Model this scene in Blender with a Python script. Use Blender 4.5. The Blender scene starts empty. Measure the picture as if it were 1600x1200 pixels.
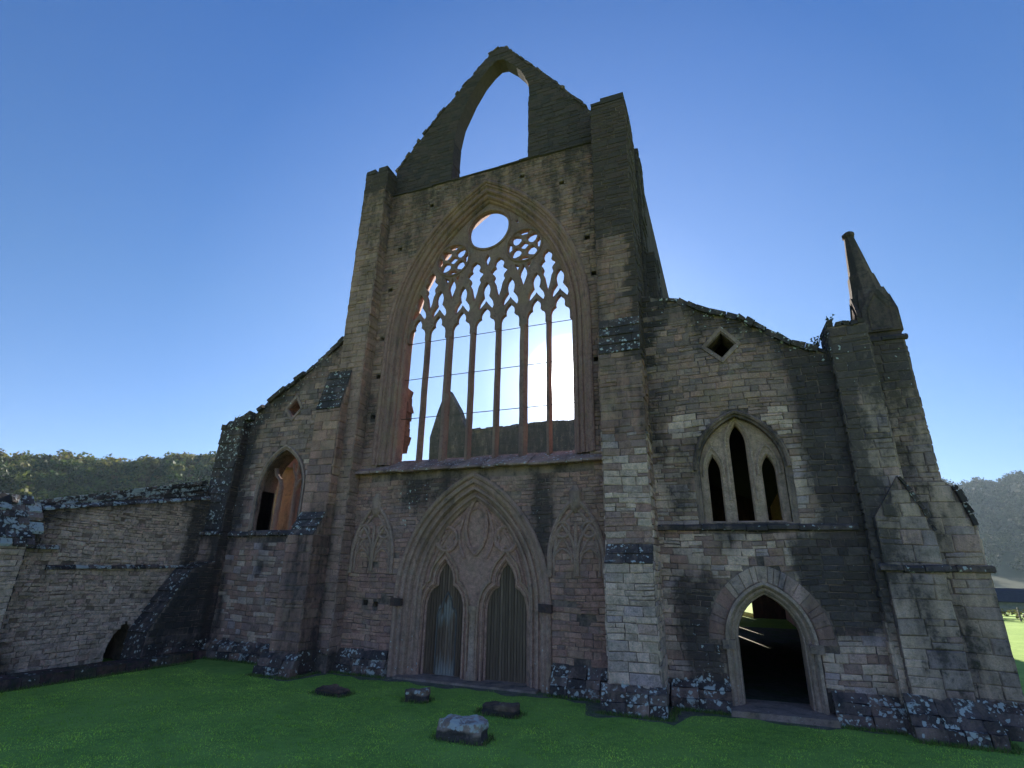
import bpy, math, random
import numpy as np
from mathutils import Vector, Matrix, noise as mnoise
from mathutils.geometry import tessellate_polygon

random.seed(7)
RNG = np.random.default_rng(7)
scene = bpy.context.scene
COL = scene.collection

# ------------------------------------------------------------------ camera
CAM = Vector((6.67, -14.0, 2.65))
PITCH, ROLL, YAW = math.radians(19.75), math.radians(1.17), math.radians(22.1)
fw = Vector((-math.sin(YAW) * math.cos(PITCH), math.cos(YAW) * math.cos(PITCH), math.sin(PITCH)))
rt = Vector((math.cos(YAW), math.sin(YAW), 0))
up = rt.cross(fw)
rt2 = math.cos(ROLL) * rt + math.sin(ROLL) * up
up2 = -math.sin(ROLL) * rt + math.cos(ROLL) * up
cam_data = bpy.data.cameras.new("camera")
cam_data.sensor_width = 36.0
cam_data.lens = 820 / 1600 * 36.0
cam_data.clip_start = 0.1
cam_data.clip_end = 5000
cam = bpy.data.objects.new("camera", cam_data)
cam.matrix_world = Matrix(((rt2.x, up2.x, -fw.x, CAM.x), (rt2.y, up2.y, -fw.y, CAM.y),
                           (rt2.z, up2.z, -fw.z, CAM.z), (0, 0, 0, 1)))
COL.objects.link(cam)
scene.camera = cam

# ------------------------------------------------------------------ sky and sun
SUN_EL = math.radians(19.75)
SUN_AZ = math.radians(-15.2)          # from +Y towards +X
sun_dir = Vector((math.sin(SUN_AZ) * math.cos(SUN_EL), math.cos(SUN_AZ) * math.cos(SUN_EL), math.sin(SUN_EL)))
world = bpy.data.worlds.new("World")
scene.world = world
world.use_nodes = True
nt = world.node_tree
nt.nodes.clear()
out = nt.nodes.new("ShaderNodeOutputWorld")
bg = nt.nodes.new("ShaderNodeBackground")
bg.inputs["Strength"].default_value = 0.10
sky = nt.nodes.new("ShaderNodeTexSky")
sky.sky_type = 'NISHITA'
sky.sun_disc = False
sky.sun_elevation = SUN_EL
sky.sun_rotation = SUN_AZ
sky.altitude = 30
sky.air_density = 1.0
sky.dust_density = 0.08
sky.ozone_density = 1.6
skymul = nt.nodes.new("ShaderNodeMix"); skymul.data_type = 'RGBA'; skymul.blend_type = 'MULTIPLY'
skymul.inputs[0].default_value = 1.0
# the white balance of the air: paler and greyer low down, deeper blue overhead
tcs = nt.nodes.new("ShaderNodeTexCoord"); sxyz = nt.nodes.new("ShaderNodeSeparateXYZ")
nt.links.new(tcs.outputs["Generated"], sxyz.inputs[0])
air = nt.nodes.new("ShaderNodeValToRGB")
nt.links.new(sxyz.outputs["Z"], air.inputs[0])
ae = air.color_ramp.elements
ae[0].position = 0.05; ae[0].color = (0.25, 0.285, 0.415, 1)
ae[1].position = 0.75; ae[1].color = (0.175, 0.315, 0.52, 1)
e_ = ae.new(0.42); e_.color = (0.22, 0.315, 0.445, 1)
nt.links.new(air.outputs[0], skymul.inputs[7])
nt.links.new(sky.outputs[0], skymul.inputs[6])
nt.links.new(skymul.outputs[2], bg.inputs["Color"])
# the disc of the sun and its aureole, in the sky itself
tc = nt.nodes.new("ShaderNodeTexCoord")
dot = nt.nodes.new("ShaderNodeVectorMath"); dot.operation = 'DOT_PRODUCT'
nrm = nt.nodes.new("ShaderNodeVectorMath"); nrm.operation = 'NORMALIZE'
nt.links.new(tc.outputs["Generated"], nrm.inputs[0])
nt.links.new(nrm.outputs[0], dot.inputs[0])
dot.inputs[1].default_value = sun_dir
acos = nt.nodes.new("ShaderNodeMath"); acos.operation = 'ARCCOSINE'; acos.use_clamp = False
nt.links.new(dot.outputs["Value"], acos.inputs[0])
aure = nt.nodes.new("ShaderNodeValToRGB")
mul = nt.nodes.new("ShaderNodeMath"); mul.operation = 'DIVIDE'
nt.links.new(acos.outputs[0], mul.inputs[0]); mul.inputs[1].default_value = math.radians(40)
nt.links.new(mul.outputs[0], aure.inputs[0])
el = aure.color_ramp.elements
el[0].position = 0.0; el[0].color = (1, 0.97, 0.9, 1)
el[1].position = 1.0; el[1].color = (0, 0, 0, 1)
for p, c in ((0.050, (0.90, 0.87, 0.82, 1)), (0.085, (0.26, 0.255, 0.25, 1)), (0.14, (0.060, 0.061, 0.062, 1)), (0.25, (0.024, 0.025, 0.026, 1)), (0.50, (0.011, 0.0115, 0.012, 1)), (0.75, (0.005, 0.0053, 0.0054, 1))):
    e = el.new(p); e.color = c
bg2 = nt.nodes.new("ShaderNodeBackground"); bg2.inputs["Strength"].default_value = 2.6
nt.links.new(aure.outputs[0], bg2.inputs["Color"])
addsh = nt.nodes.new("ShaderNodeAddShader")
nt.links.new(bg.outputs[0], addsh.inputs[0]); nt.links.new(bg2.outputs[0], addsh.inputs[1])
nt.links.new(addsh.outputs[0], out.inputs["Surface"])

sun_data = bpy.data.lights.new("sun", 'SUN')
sun_data.energy = 4.0
sun_data.angle = math.radians(0.5)
sun_data.color = (1.0, 0.92, 0.80)
sun = bpy.data.objects.new("sun", sun_data)
sun.rotation_euler = (-sun_dir).to_track_quat('-Z', 'Y').to_euler()
sun.location = (0, 30, 40)
COL.objects.link(sun)

vs = scene.view_settings
vs.view_transform = 'Standard'
vs.look = 'None'
vs.exposure = 1.82
vs.gamma = 1.0
vs.use_curve_mapping = False
scene.cycles.max_bounces = 6
scene.cycles.volume_bounces = 1
scene.cycles.caustics_reflective = False
scene.cycles.caustics_refractive = False

# ------------------------------------------------------------------ materials
def new_mat(name):
    m = bpy.data.materials.new(name)
    m.use_nodes = True
    n = m.node_tree.nodes
    b = n["Principled BSDF"]
    b.inputs["Roughness"].default_value = 0.9
    b.inputs["Specular IOR Level"].default_value = 0.2
    return m, m.node_tree, b

def N(t, kind, **kw):
    n = t.nodes.new(kind)
    for k, v in kw.items():
        setattr(n, k, v)
    return n

def math_node(t, op, a, b=None, clamp=False):
    n = N(t, "ShaderNodeMath", operation=op, use_clamp=clamp)
    for i, x in enumerate((a, b)):
        if x is None: continue
        if isinstance(x, (int, float)): n.inputs[i].default_value = x
        else: t.links.new(x, n.inputs[i])
    return n.outputs[0]

def mix_rgb(t, fac, a, b, mode='MIX'):
    n = N(t, "ShaderNodeMix", data_type='RGBA', blend_type=mode)
    for s, x in ((n.inputs[0], fac), (n.inputs[6], a), (n.inputs[7], b)):
        if isinstance(x, (int, float)): s.default_value = x
        elif isinstance(x, tuple): s.default_value = x if len(x) == 4 else (*x, 1)
        else: t.links.new(x, s)
    return n.outputs[2]

def noise_tex(t, vec, scale, detail=4, rough=0.55, dist=0.0):
    n = N(t, "ShaderNodeTexNoise")
    n.inputs["Scale"].default_value = scale
    n.inputs["Detail"].default_value = detail
    n.inputs["Roughness"].default_value = rough
    n.inputs["Distortion"].default_value = dist
    t.links.new(vec, n.inputs["Vector"])
    return n.outputs["Fac"]

def stone_material(name, bump=0.5, fine=22.0):
    m, t, b = new_mat(name)
    geo = N(t, "ShaderNodeNewGeometry")
    pos = geo.outputs["Position"]
    tint = N(t, "ShaderNodeAttribute", attribute_name="tint").outputs["Color"]
    wear = N(t, "ShaderNodeAttribute", attribute_name="wear").outputs["Color"]
    sep = N(t, "ShaderNodeSeparateColor"); t.links.new(wear, sep.inputs[0])
    stain, lich, moss = sep.outputs[0], sep.outputs[1], sep.outputs[2]
    n_big = noise_tex(t, pos, 1.3, 5, 0.6)
    n_mid = noise_tex(t, pos, 7.0, 5, 0.65)
    n_fine = noise_tex(t, pos, fine, 6, 0.7)
    # stretched noise: rain streaks
    mp = N(t, "ShaderNodeMapping"); mp.inputs["Scale"].default_value = (2.2, 2.2, 0.5)
    t.links.new(pos, mp.inputs["Vector"])
    n_str = noise_tex(t, mp.outputs[0], 1.0, 6, 0.65)
    n_grain = noise_tex(t, pos, 55.0, 3, 0.6)
    var = math_node(t, 'ADD', math_node(t, 'MULTIPLY', n_mid, 2.5), math_node(t, 'MULTIPLY', n_fine, 2.3))
    var = math_node(t, 'ADD', var, math_node(t, 'MULTIPLY', n_grain, 1.1))
    var = math_node(t, 'MAXIMUM', math_node(t, 'ADD', var, -1.32), 0.35)
    vcol = N(t, "ShaderNodeCombineColor")
    for i in range(3): t.links.new(var, vcol.inputs[i])
    col = mix_rgb(t, 1.0, tint, vcol.outputs[0], 'MULTIPLY')
    col = mix_rgb(t, 1.0, col, (1.34, 0.985, 0.97), 'MULTIPLY')
    # patches of iron and of grey weathering
    col = mix_rgb(t, math_node(t, 'MULTIPLY', math_node(t, 'SUBTRACT', n_big, 0.50, True), 4.0, True), col, mix_rgb(t, 0.62, col, (0.46, 0.30, 0.185)))
    n_big2 = noise_tex(t, pos, 2.1, 5, 0.65, 0.4)
    col = mix_rgb(t, math_node(t, 'MULTIPLY', math_node(t, 'SUBTRACT', n_big2, 0.54, True), 5.0, True), col, mix_rgb(t, 0.55, col, (0.17, 0.155, 0.125)))
    col = mix_rgb(t, math_node(t, 'MULTIPLY', math_node(t, 'SUBTRACT', 0.44, n_big2, True), 5.0, True), col, mix_rgb(t, 0.35, col, (0.52, 0.47, 0.36)))
    # black crust
    s = math_node(t, 'ADD', math_node(t, 'MULTIPLY', stain, 1.7), math_node(t, 'MULTIPLY', n_str, 1.6))
    s = math_node(t, 'ADD', s, math_node(t, 'MULTIPLY', n_mid, 1.3))
    s = math_node(t, 'ADD', s, math_node(t, 'MULTIPLY', n_fine, 0.8))
    s = math_node(t, 'MULTIPLY', math_node(t, 'SUBTRACT', s, 2.25), 1.8, True)
    s = math_node(t, 'MULTIPLY', s, 0.86)
    col = mix_rgb(t, s, col, (0.052, 0.046, 0.046))
    # moss
    g = math_node(t, 'MULTIPLY', math_node(t, 'SUBTRACT', math_node(t, 'ADD', moss, n_mid), 0.85), 4.0, True)
    col = mix_rgb(t, math_node(t, 'MULTIPLY', g, 0.75), col, (0.055, 0.065, 0.022))
    # pale lichen rosettes
    vor = N(t, "ShaderNodeTexVoronoi"); vor.inputs["Scale"].default_value = 12.0
    nv = N(t, "ShaderNodeTexNoise"); nv.inputs["Scale"].default_value = 9.0; nv.inputs["Detail"].default_value = 3
    t.links.new(pos, nv.inputs["Vector"])
    wv_ = N(t, "ShaderNodeVectorMath", operation='SCALE'); wv_.inputs[3].default_value = 0.16
    t.links.new(nv.outputs["Color"], wv_.inputs[0])
    wa_ = N(t, "ShaderNodeVectorMath", operation='ADD')
    t.links.new(pos, wa_.inputs[0]); t.links.new(wv_.outputs[0], wa_.inputs[1])
    t.links.new(wa_.outputs[0], vor.inputs["Vector"])
    vsep = N(t, "ShaderNodeSeparateColor"); t.links.new(vor.outputs["Color"], vsep.inputs[0])
    rad = math_node(t, 'MULTIPLY', math_node(t, 'SUBTRACT', vsep.outputs[0], math_node(t, 'SUBTRACT', 1.0, lich)), 0.95)
    dd = math_node(t, 'ADD', vor.outputs["Distance"], math_node(t, 'MULTIPLY', math_node(t, 'SUBTRACT', n_fine, 0.5), 0.55))
    l1 = math_node(t, 'MULTIPLY', math_node(t, 'SUBTRACT', rad, math_node(t, 'MULTIPLY', dd, 0.85)), 14.0, True)
    n_l = noise_tex(t, pos, 4.2, 6, 0.7, 0.6)
    l2 = math_node(t, 'MULTIPLY', math_node(t, 'SUBTRACT', math_node(t, 'ADD', math_node(t, 'MULTIPLY', lich, 0.42), n_l), 0.82), 14.0, True)
    l = math_node(t, 'MULTIPLY', math_node(t, 'MAXIMUM', l1, l2), 0.85)
    col = mix_rgb(t, l, col, (0.72, 0.71, 0.66))
    t.links.new(col, b.inputs["Base Color"])
    bp = N(t, "ShaderNodeBump"); bp.inputs["Strength"].default_value = bump; bp.inputs["Distance"].default_value = 0.06
    h = math_node(t, 'ADD', math_node(t, 'MULTIPLY', n_fine, 0.6), math_node(t, 'MULTIPLY', n_mid, 0.9))
    t.links.new(h, bp.inputs["Height"])
    t.links.new(bp.outputs[0], b.inputs["Normal"])
    b.inputs["Roughness"].default_value = 0.95
    return m

STONE = stone_material("weathered_sandstone", 0.75, 24.0)
ROUGH = stone_material("rough_rubble", 1.0, 18.0)

def wood_material():
    m, t, b = new_mat("weathered_oak")
    geo = N(t, "ShaderNodeNewGeometry")
    tint = N(t, "ShaderNodeAttribute", attribute_name="tint").outputs["Color"]
    wear = N(t, "ShaderNodeAttribute", attribute_name="wear").outputs["Color"]
    sep = N(t, "ShaderNodeSeparateColor"); t.links.new(wear, sep.inputs[0])
    mp = N(t, "ShaderNodeMapping"); mp.inputs["Scale"].default_value = (26, 26, 1.3)
    t.links.new(geo.outputs["Position"], mp.inputs["Vector"])
    n1 = noise_tex(t, mp.outputs[0], 1.0, 6, 0.7)
    v = math_node(t, 'ADD', math_node(t, 'MULTIPLY', n1, 1.7), 0.1)
    cc = N(t, "ShaderNodeCombineColor")
    for i in range(3): t.links.new(v, cc.inputs[i])
    col = mix_rgb(t, 1.0, tint, cc.outputs[0], 'MULTIPLY')
    mp2 = N(t, "ShaderNodeMapping"); mp2.inputs["Scale"].default_value = (34, 34, 1.6)
    t.links.new(geo.outputs["Position"], mp2.inputs["Vector"])
    n2 = noise_tex(t, mp2.outputs[0], 1.0, 5, 0.75)
    pale = math_node(t, 'MULTIPLY', math_node(t, 'SUBTRACT', math_node(t, 'ADD', sep.outputs[1], n2), 0.95), 4.0, True)
    col = mix_rgb(t, math_node(t, 'MULTIPLY', pale, 0.62), col, (0.38, 0.37, 0.34))
    t.links.new(col, b.inputs["Base Color"])
    bp = N(t, "ShaderNodeBump"); bp.inputs["Strength"].default_value = 0.6; bp.inputs["Distance"].default_value = 0.01
    t.links.new(n1, bp.inputs["Height"]); t.links.new(bp.outputs[0], b.inputs["Normal"])
    b.inputs["Roughness"].default_value = 0.8
    return m
WOOD = wood_material()

def plain_noise_material(name, c1, c2, scale, rough=0.9, c3=None, scale3=0.2, bump=0.0):
    m, t, b = new_mat(name)
    geo = N(t, "ShaderNodeNewGeometry")
    n1 = noise_tex(t, geo.outputs["Position"], scale, 6, 0.65)
    col = mix_rgb(t, math_node(t, 'MULTIPLY', math_node(t, 'SUBTRACT', n1, 0.32), 2.8, True), c1, c2)
    if c3:
        n3 = noise_tex(t, geo.outputs["Position"], scale3, 4, 0.6)
        col = mix_rgb(t, math_node(t, 'MULTIPLY', math_node(t, 'SUBTRACT', n3, 0.45), 3.5, True), col, c3)
    t.links.new(col, b.inputs["Base Color"])
    b.inputs["Roughness"].default_value = rough
    if bump:
        bp = N(t, "ShaderNodeBump"); bp.inputs["Strength"].default_value = bump; bp.inputs["Distance"].default_value = 0.03
        t.links.new(n1, bp.inputs["Height"]); t.links.new(bp.outputs[0], b.inputs["Normal"])
    return m

def leaf_material(name, translucent=0.3, sat=1.0):
    m, t, b = new_mat(name)
    tint = N(t, "ShaderNodeAttribute", attribute_name="tint").outputs["Color"]
    t.links.new(tint, b.inputs["Base Color"])
    tr = N(t, "ShaderNodeBsdfTranslucent"); t.links.new(tint, tr.inputs["Color"])
    mx = N(t, "ShaderNodeMixShader"); mx.inputs[0].default_value = translucent
    o = t.nodes["Material Output"]
    t.links.new(b.outputs[0], mx.inputs[1]); t.links.new(tr.outputs[0], mx.inputs[2])
    t.links.new(mx.outputs[0], o.inputs["Surface"])
    b.inputs["Roughness"].default_value = 0.7
    return m
LEAF = leaf_material("leaves")
BLADE = leaf_material("grass_blades", 0.35)
TURF = plain_noise_material("mown_turf", (0.20, 0.32, 0.06), (0.32, 0.49, 0.09), 5.0, 0.95, (0.36, 0.51, 0.11), 0.5, 0.4)
EARTH = plain_noise_material("worn_earth", (0.14, 0.11, 0.08), (0.28, 0.24, 0.18), 6.0, 0.95, (0.12, 0.17, 0.05), 1.4, 0.5)
HILLM = plain_noise_material("wooded_slope", (0.02, 0.03, 0.012), (0.04, 0.05, 0.02), 0.08)
IRON = plain_noise_material("rusted_iron", (0.05, 0.04, 0.035), (0.10, 0.07, 0.05), 40.0, 0.7)
SLATE = plain_noise_material("blue_slate", (0.035, 0.035, 0.05), (0.06, 0.06, 0.075), 3.0, 0.7)
RENDERED = plain_noise_material("grey_rendered_wall", (0.20, 0.20, 0.20), (0.32, 0.31, 0.30), 2.0)
TIMBER = plain_noise_material("grey_timber", (0.16, 0.14, 0.11), (0.30, 0.27, 0.22), 9.0)

# ------------------------------------------------------------------ mesh helpers
class MB:
    def __init__(s):
        s.v, s.f, s.c, s.w = [], [], [], []
    def add(s, verts, faces, tint, wear=(0, 0, 0)):
        o = len(s.v)
        s.v.extend(verts)
        s.f.extend([tuple(i + o for i in f) for f in faces])
        s.c.extend([tint] * len(verts))
        if callable(wear): s.w.extend([wear(p) for p in verts])
        elif wear and isinstance(wear[0], (tuple, list)): s.w.extend(wear)
        else: s.w.extend([wear] * len(verts))
    def box(s, x0, x1, y0, y1, z0, z1, tint, wear=(0, 0, 0), j=0.0):
        vs_ = [(x, y, z) for z in (z0, z1) for y in (y0, y1) for x in (x0, x1)]
        if j: vs_ = [(x + random.uniform(-j, j), y + random.uniform(-j, j), z + random.uniform(-j, j)) for x, y, z in vs_]
        s.add(vs_, [(0, 1, 3, 2), (4, 6, 7, 5), (0, 4, 5, 1), (2, 3, 7, 6), (0, 2, 6, 4), (1, 5, 7, 3)], tint, wear)
    def build(s, name, mat, parent=None, smooth=False, kind=None):
        me = bpy.data.meshes.new(name)
        me.from_pydata(s.v, [], s.f)
        n = len(s.v)
        a = me.attributes.new("tint", 'FLOAT_COLOR', 'POINT')
        arr = np.ones((n, 4), np.float32); arr[:, :3] = np.array(s.c, np.float32).reshape(n, 3)
        a.data.foreach_set("color", arr.ravel())
        a = me.attributes.new("wear", 'FLOAT_COLOR', 'POINT')
        arr = np.ones((n, 4), np.float32); arr[:, :3] = np.array(s.w, np.float32).reshape(n, 3)
        a.data.foreach_set("color", arr.ravel())
        if smooth: me.shade_smooth()
        me.materials.append(mat)
        ob = bpy.data.objects.new(name, me)
        COL.objects.link(ob)
        if parent: ob.parent = parent
        if kind: ob["kind"] = kind
        return ob

def raw_object(name, verts, faces, tint, mat, parent=None, kind=None):
    """numpy route for very many faces of equal size"""
    me = bpy.data.meshes.new(name)
    nv, nf, k = len(verts), len(faces), faces.shape[1]
    me.vertices.add(nv); me.vertices.foreach_set("co", verts.astype(np.float32).ravel())
    me.loops.add(nf * k); me.loops.foreach_set("vertex_index", faces.astype(np.int32).ravel())
    me.polygons.add(nf); me.polygons.foreach_set("loop_start", np.arange(0, nf * k, k, dtype=np.int32))
    me.update(calc_edges=True)
    a = me.attributes.new("tint", 'FLOAT_COLOR', 'POINT')
    arr = np.ones((nv, 4), np.float32); arr[:, :3] = tint
    a.data.foreach_set("color", arr.ravel())
    me.materials.append(mat)
    ob = bpy.data.objects.new(name, me)
    COL.objects.link(ob)
    if parent: ob.parent = parent
    if kind: ob["kind"] = kind
    return ob

def thing(name, label, cat, loc=(0, 0, 0), group=None):
    o = bpy.data.objects.new(name, None)
    COL.objects.link(o)
    o.location = loc
    o.empty_display_size = 0.3
    tag(o, label, cat, group)
    return o

def tag(o, label, cat, group=None):
    o["label"] = label; o["category"] = cat
    if group: o["group"] = group

FRONT = lambda u, v, d: (u, d, v)      # facade planes: u = X, v = Z, d = Y
SIDE = lambda u, v, d: (d, u, v)       # side planes:   u = Y, v = Z, d = X

def plate(mb, outer, holes, d0, d1, fr, tint, wear=(0, 0, 0), ch=0.0):
    """slab with openings; ch chamfers the opening edges on the d0 side"""
    loops = [list(outer)] + [list(h) for h in holes]
    front = []
    for i, lp in enumerate(loops):
        if ch and i: front.append(offset_loop(lp, ch))
        else: front.append(lp)
    for lps, d in ((front, d0), (loops, d1)):
        tri = tessellate_polygon([[Vector((u, v, 0)) for u, v in lp] for lp in lps])
        mb.add([fr(u, v, d) for lp in lps for u, v in lp], [tuple(x) for x in tri], tint, wear)
    for i, lp in enumerate(loops):
        n = len(lp)
        rings = [(front[i], d0)]
        if ch and i: rings.append((lp, d0 + (ch * 1.2 if d1 > d0 else -ch * 1.2)))
        rings.append((lp, d1))
        for (a, da), (b, db) in zip(rings, rings[1:]):
            mb.add([fr(u, v, da) for u, v in a] + [fr(u, v, db) for u, v in b],
                   [(k, (k + 1) % n, n + (k + 1) % n, n + k) for k in range(n)], tint, wear)

def offset_loop(lp, c):
    n = len(lp)
    lp = list(lp)
    area = sum(lp[i][0] * lp[(i + 1) % n][1] - lp[(i + 1) % n][0] * lp[i][1] for i in range(n))
    s = 1 if area > 0 else -1
    r = []
    for i in range(n):
        ax, ay = lp[i - 1]; bx, by = lp[i]; cx, cy = lp[(i + 1) % n]
        d1 = (bx - ax, by - ay); d2 = (cx - bx, cy - by)
        l1 = math.hypot(*d1) or 1; l2 = math.hypot(*d2) or 1
        nx = s * (d1[1] / l1 + d2[1] / l2); ny = -s * (d1[0] / l1 + d2[0] / l2)
        ln = math.hypot(nx, ny) or 1
        r.append((bx + nx / ln * c, by + ny / ln * c))
    return r

def sweep(mb, path, prof, fr, tint, wear=(0, 0, 0), closed=False, prof_closed=False):
    """profile of (offset to the left of the path, depth) carried along a 2D path"""
    n = len(path)
    rings = []
    for i in range(n):
        a = path[i - 1] if (i or closed) else None
        c = path[(i + 1) % n] if (i < n - 1 or closed) else None
        b = path[i]
        ds = []
        if a: l = math.hypot(b[0] - a[0], b[1] - a[1]) or 1; ds.append(((b[0] - a[0]) / l, (b[1] - a[1]) / l))
        if c: l = math.hypot(c[0] - b[0], c[1] - b[1]) or 1; ds.append(((c[0] - b[0]) / l, (c[1] - b[1]) / l))
        nx = sum(-d[1] for d in ds); ny = sum(d[0] for d in ds)
        ln = math.hypot(nx, ny) or 1
        nx /= ln; ny /= ln
        k = 1.0
        if len(ds) == 2: k = 1.0 / max(0.35, nx * -ds[0][1] + ny * ds[0][0])
        rings.append([fr(b[0] + nx * o * k, b[1] + ny * o * k, d) for o, d in prof])
    m = len(prof)
    fs = []
    for i in range(n if closed else n - 1):
        j = (i + 1) % n
        for q in range(m if prof_closed else m - 1):
            r = (q + 1) % m
            fs.append((i * m + q, i * m + r, j * m + r, j * m + q))
    mb.add([p for r in rings for p in r], fs, tint, wear)

def arch(cx, w, spring, R, base, d=0.0, n=12):
    """pointed arch from left foot over the apex to the right foot, offset outwards by d"""
    pts = [(cx - w - d, base)]
    c = R - w; r = R + d
    a1 = math.acos(max(-1, min(1, c / r)))
    for i in range(n + 1):
        a = a1 * i / n
        pts.append((cx + c - r * math.cos(a), spring + r * math.sin(a)))
    pts += [(2 * cx - x, z) for x, z in reversed(pts[:-1])]
    return pts

def circle(cx, cz, r, n=28, a0=0.0):
    return [(cx + r * math.cos(a0 + 2 * math.pi * i / n), cz + r * math.sin(a0 + 2 * math.pi * i / n)) for i in range(n)]

def roll(o, d, r, n=6, lo=-90, hi=270):
    """closed round moulding profile"""
    return [(o + r * math.cos(math.radians(lo + (hi - lo) * i / n)), d + r * math.sin(math.radians(lo + (hi - lo) * i / n))) for i in range(n)]

# ------------------------------------------------------------------ how the stones are coloured and worn
PAL = {
    'grey': [((.225, .18, .145), 4), ((.205, .165, .138), 4), ((.235, .176, .142), 2), ((.185, .152, .134), 2), ((.255, .21, .165), 1)],
    'buff': [((.37, .335, .265), 4), ((.345, .315, .25), 4), ((.30, .28, .24), 3), ((.265, .25, .24), 2), ((.33, .275, .235), 1), ((.40, .365, .30), 1)],
    'warm': [((.245, .178, .138), 4), ((.22, .156, .125), 3), ((.265, .205, .152), 2), ((.185, .145, .127), 2)],
    'rubble': [((.41, .375, .295), 4), ((.38, .35, .28), 4), ((.34, .31, .26), 2), ((.43, .40, .33), 2), ((.36, .30, .25), 1)],
    'dark': [((.15, .135, .12), 3), ((.19, .165, .14), 2), ((.12, .11, .105), 2)],
}
def pick(pal):
    L = PAL[pal]
    t = random.choices([c for c, _ in L], [k for _, k in L])[0]
    k = random.uniform(0.87, 1.13)
    return tuple(c * k for c in t)

def bump(v, a, b, soft):
    return max(0.0, min(1.0, (v - a) / soft + 0.5)) * max(0.0, min(1.0, (b - v) / soft + 0.5))

AISLE_TOP = [(4.9, 10.3), (5.5, 10.06), (6.04, 9.9), (6.68, 9.45), (7.45, 9.12), (8.15, 8.58), (8.67, 8.15), (9.34, 7.91), (9.7, 7.9)]
NORTH_TOP = [(-10.3, 7.66), (-9.86, 7.68), (-9.58, 7.8), (-9.12, 7.91), (-8.34, 8.53), (-7.53, 8.98), (-6.74, 9.51), (-5.92, 10.11), (-5.0, 10.75)]
def poly_z(P, x):
    if x <= P[0][0]: return P[0][1]
    for (a, za), (b, zb) in zip(P, P[1:]):
        if x <= b: return za + (zb - za) * (x - a) / (b - a)
    return P[-1][1]

def wear_front(p):
    x, y, z = p
    s = 0.12; l = 0.06; m = 0.0
    if abs(x) < 5.25:                                   # the nave front
        if z > 5.8: s += 0.14
        if z > 12: s += 0.22 * min(1, (z - 12) / 4)
        if z > 16.2: s += 0.34
        if x > 3.8 and z > 12: s += .26
        if x > 3.8 and z > 5.6: s += .10
        s += 0.45 * bump(x, -2.4, -0.7, 0.8) * bump(z, 4.3, 5.8, 0.7)
        l += 0.36 * bump(x, -2.7, -1.2, 0.5) * bump(z, 3.6, 5.6, 0.8)
        s += 0.5 * bump(x, 1.75, 2.45, 0.4) * bump(z, 3.0, 6.0, 0.8)
        l += 0.22 * bump(x, 1.75, 2.45, 0.4) * bump(z, 3.6, 5.4, 0.5)
        s += 0.30 * bump(x, -5.4, -4.2, 0.4) * bump(z, 0, 4.6, 0.7)
        if x > 3.8 and y < -1.0 and z < 5: s -= 0.10; m += 0.05
    if 4.97 < x < 5.3 and z > 8: s += 0.55; l = 0.05  # darkens the upper side face of the right buttress
    if x > 5.06 and y > -.7:                                         # south aisle
        t = max(0, poly_z(AISLE_TOP, x) - z)
        if x < 9.6:
            s += 0.50 * max(0, 1 - t / 1.3); l += 0.36 * max(0, 1 - t / 1.4)
            s += 0.75 * bump(x, 8.55, 9.6, 0.5) * bump(z, 2.1, 8.0, 1.4)
            s += 0.60 * bump(x, 8.1, 9.3, 0.6) * bump(z, 1.6, 3.5, 0.8)
            s += 0.55 * bump(x, 5.4, 6.4, 0.5) * bump(z, 0.4, 2.9, 0.9)
            s += 0.45 * bump(x, 7.9, 8.25, 0.3) * bump(z, 2.6, 3.7, 0.6)
            s += 0.35 * bump(x, 6.3, 6.9, 0.3) * bump(z, 3.2, 3.8, 0.4)
            l += 0.30 * bump(x, 5.6, 6.5, 0.4) * bump(z, 0.3, 1.9, 0.6)
            s += 0.25 * bump(x, 5.0, 6.3, 0.5) * bump(z, 3.8, 6.0, 0.8)
            l += 0.12 * bump(x, 5.2, 7.0, 0.5) * bump(z, 4.0, 8.0, 0.8)
        else:
            s += 0.25 + 0.30 * bump(z, 6.5, 9, 1.5); l += 0.22 * bump(z, 6.5, 9, 1.5)
            if z > 8.4: s += 0.35; l -= 0.2
            m += 0.30 * bump(x, 10.0, 11.6, 0.3) * bump(z, 0, 2.2, 1.0)
            s += 0.45 * bump(x, 9.2, 9.75, 0.3) * bump(z, 3, 6, 0.8)
    if x < -5.2:                                        # north aisle
        t = poly_z(NORTH_TOP, x) - z
        s += 0.50 * max(0, 1 - t / 1.2); l += 0.32 * max(0, 1 - t / 1.6)
        s += 0.85 * bump(x, -10.4, -8.9, 0.7) * bump(z, 3.6, 8.2, 0.9)
        l += 0.20 * bump(x, -10.6, -8.9, 0.5) * bump(z, 3.8, 8.0, 0.9)
        s += 0.50 * bump(x, -9.4, -8.9, 0.3) * bump(z, 0.5, 3.6, 0.6)
        s += 0.4 * bump(x, -7.8, -7.5, 0.2) * bump(z, 2.4, 3.6, 0.4)
        m += 0.14 * bump(z, 0.2, 2.2, 0.8)
    if z < 0.55:
        s += 0.34 * bump(z, -0.3, 0.5, 0.3); l += 0.46 * bump(z, -0.1, 0.6, 0.2)
    return (max(0, s), max(0, l), m)

def wear_wall(p):
    x, y, z = p
    s = 0.05 + 0.35 * max(0, 1 - (4.7 + 0.18 * (y + 1.3) - z) / 0.5) + 0.4 * bump(y, -6.2, -4.9, 0.8) * bump(z, 2.9, 4.6, 0.5)
    s += 0.75 * max(0, 1 - abs(y + 0.9) / 0.7) * bump(z, 2.2, 5.2, 0.6)
    s += 0.5 * bump(y, -9, -5.0, 0.5) * bump(z, -1, 0.6, 0.6)
    return (s, 0.08, 0.05)

# ------------------------------------------------------------------ masonry facing
STONES = {'church': [], 'wall': []}

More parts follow.
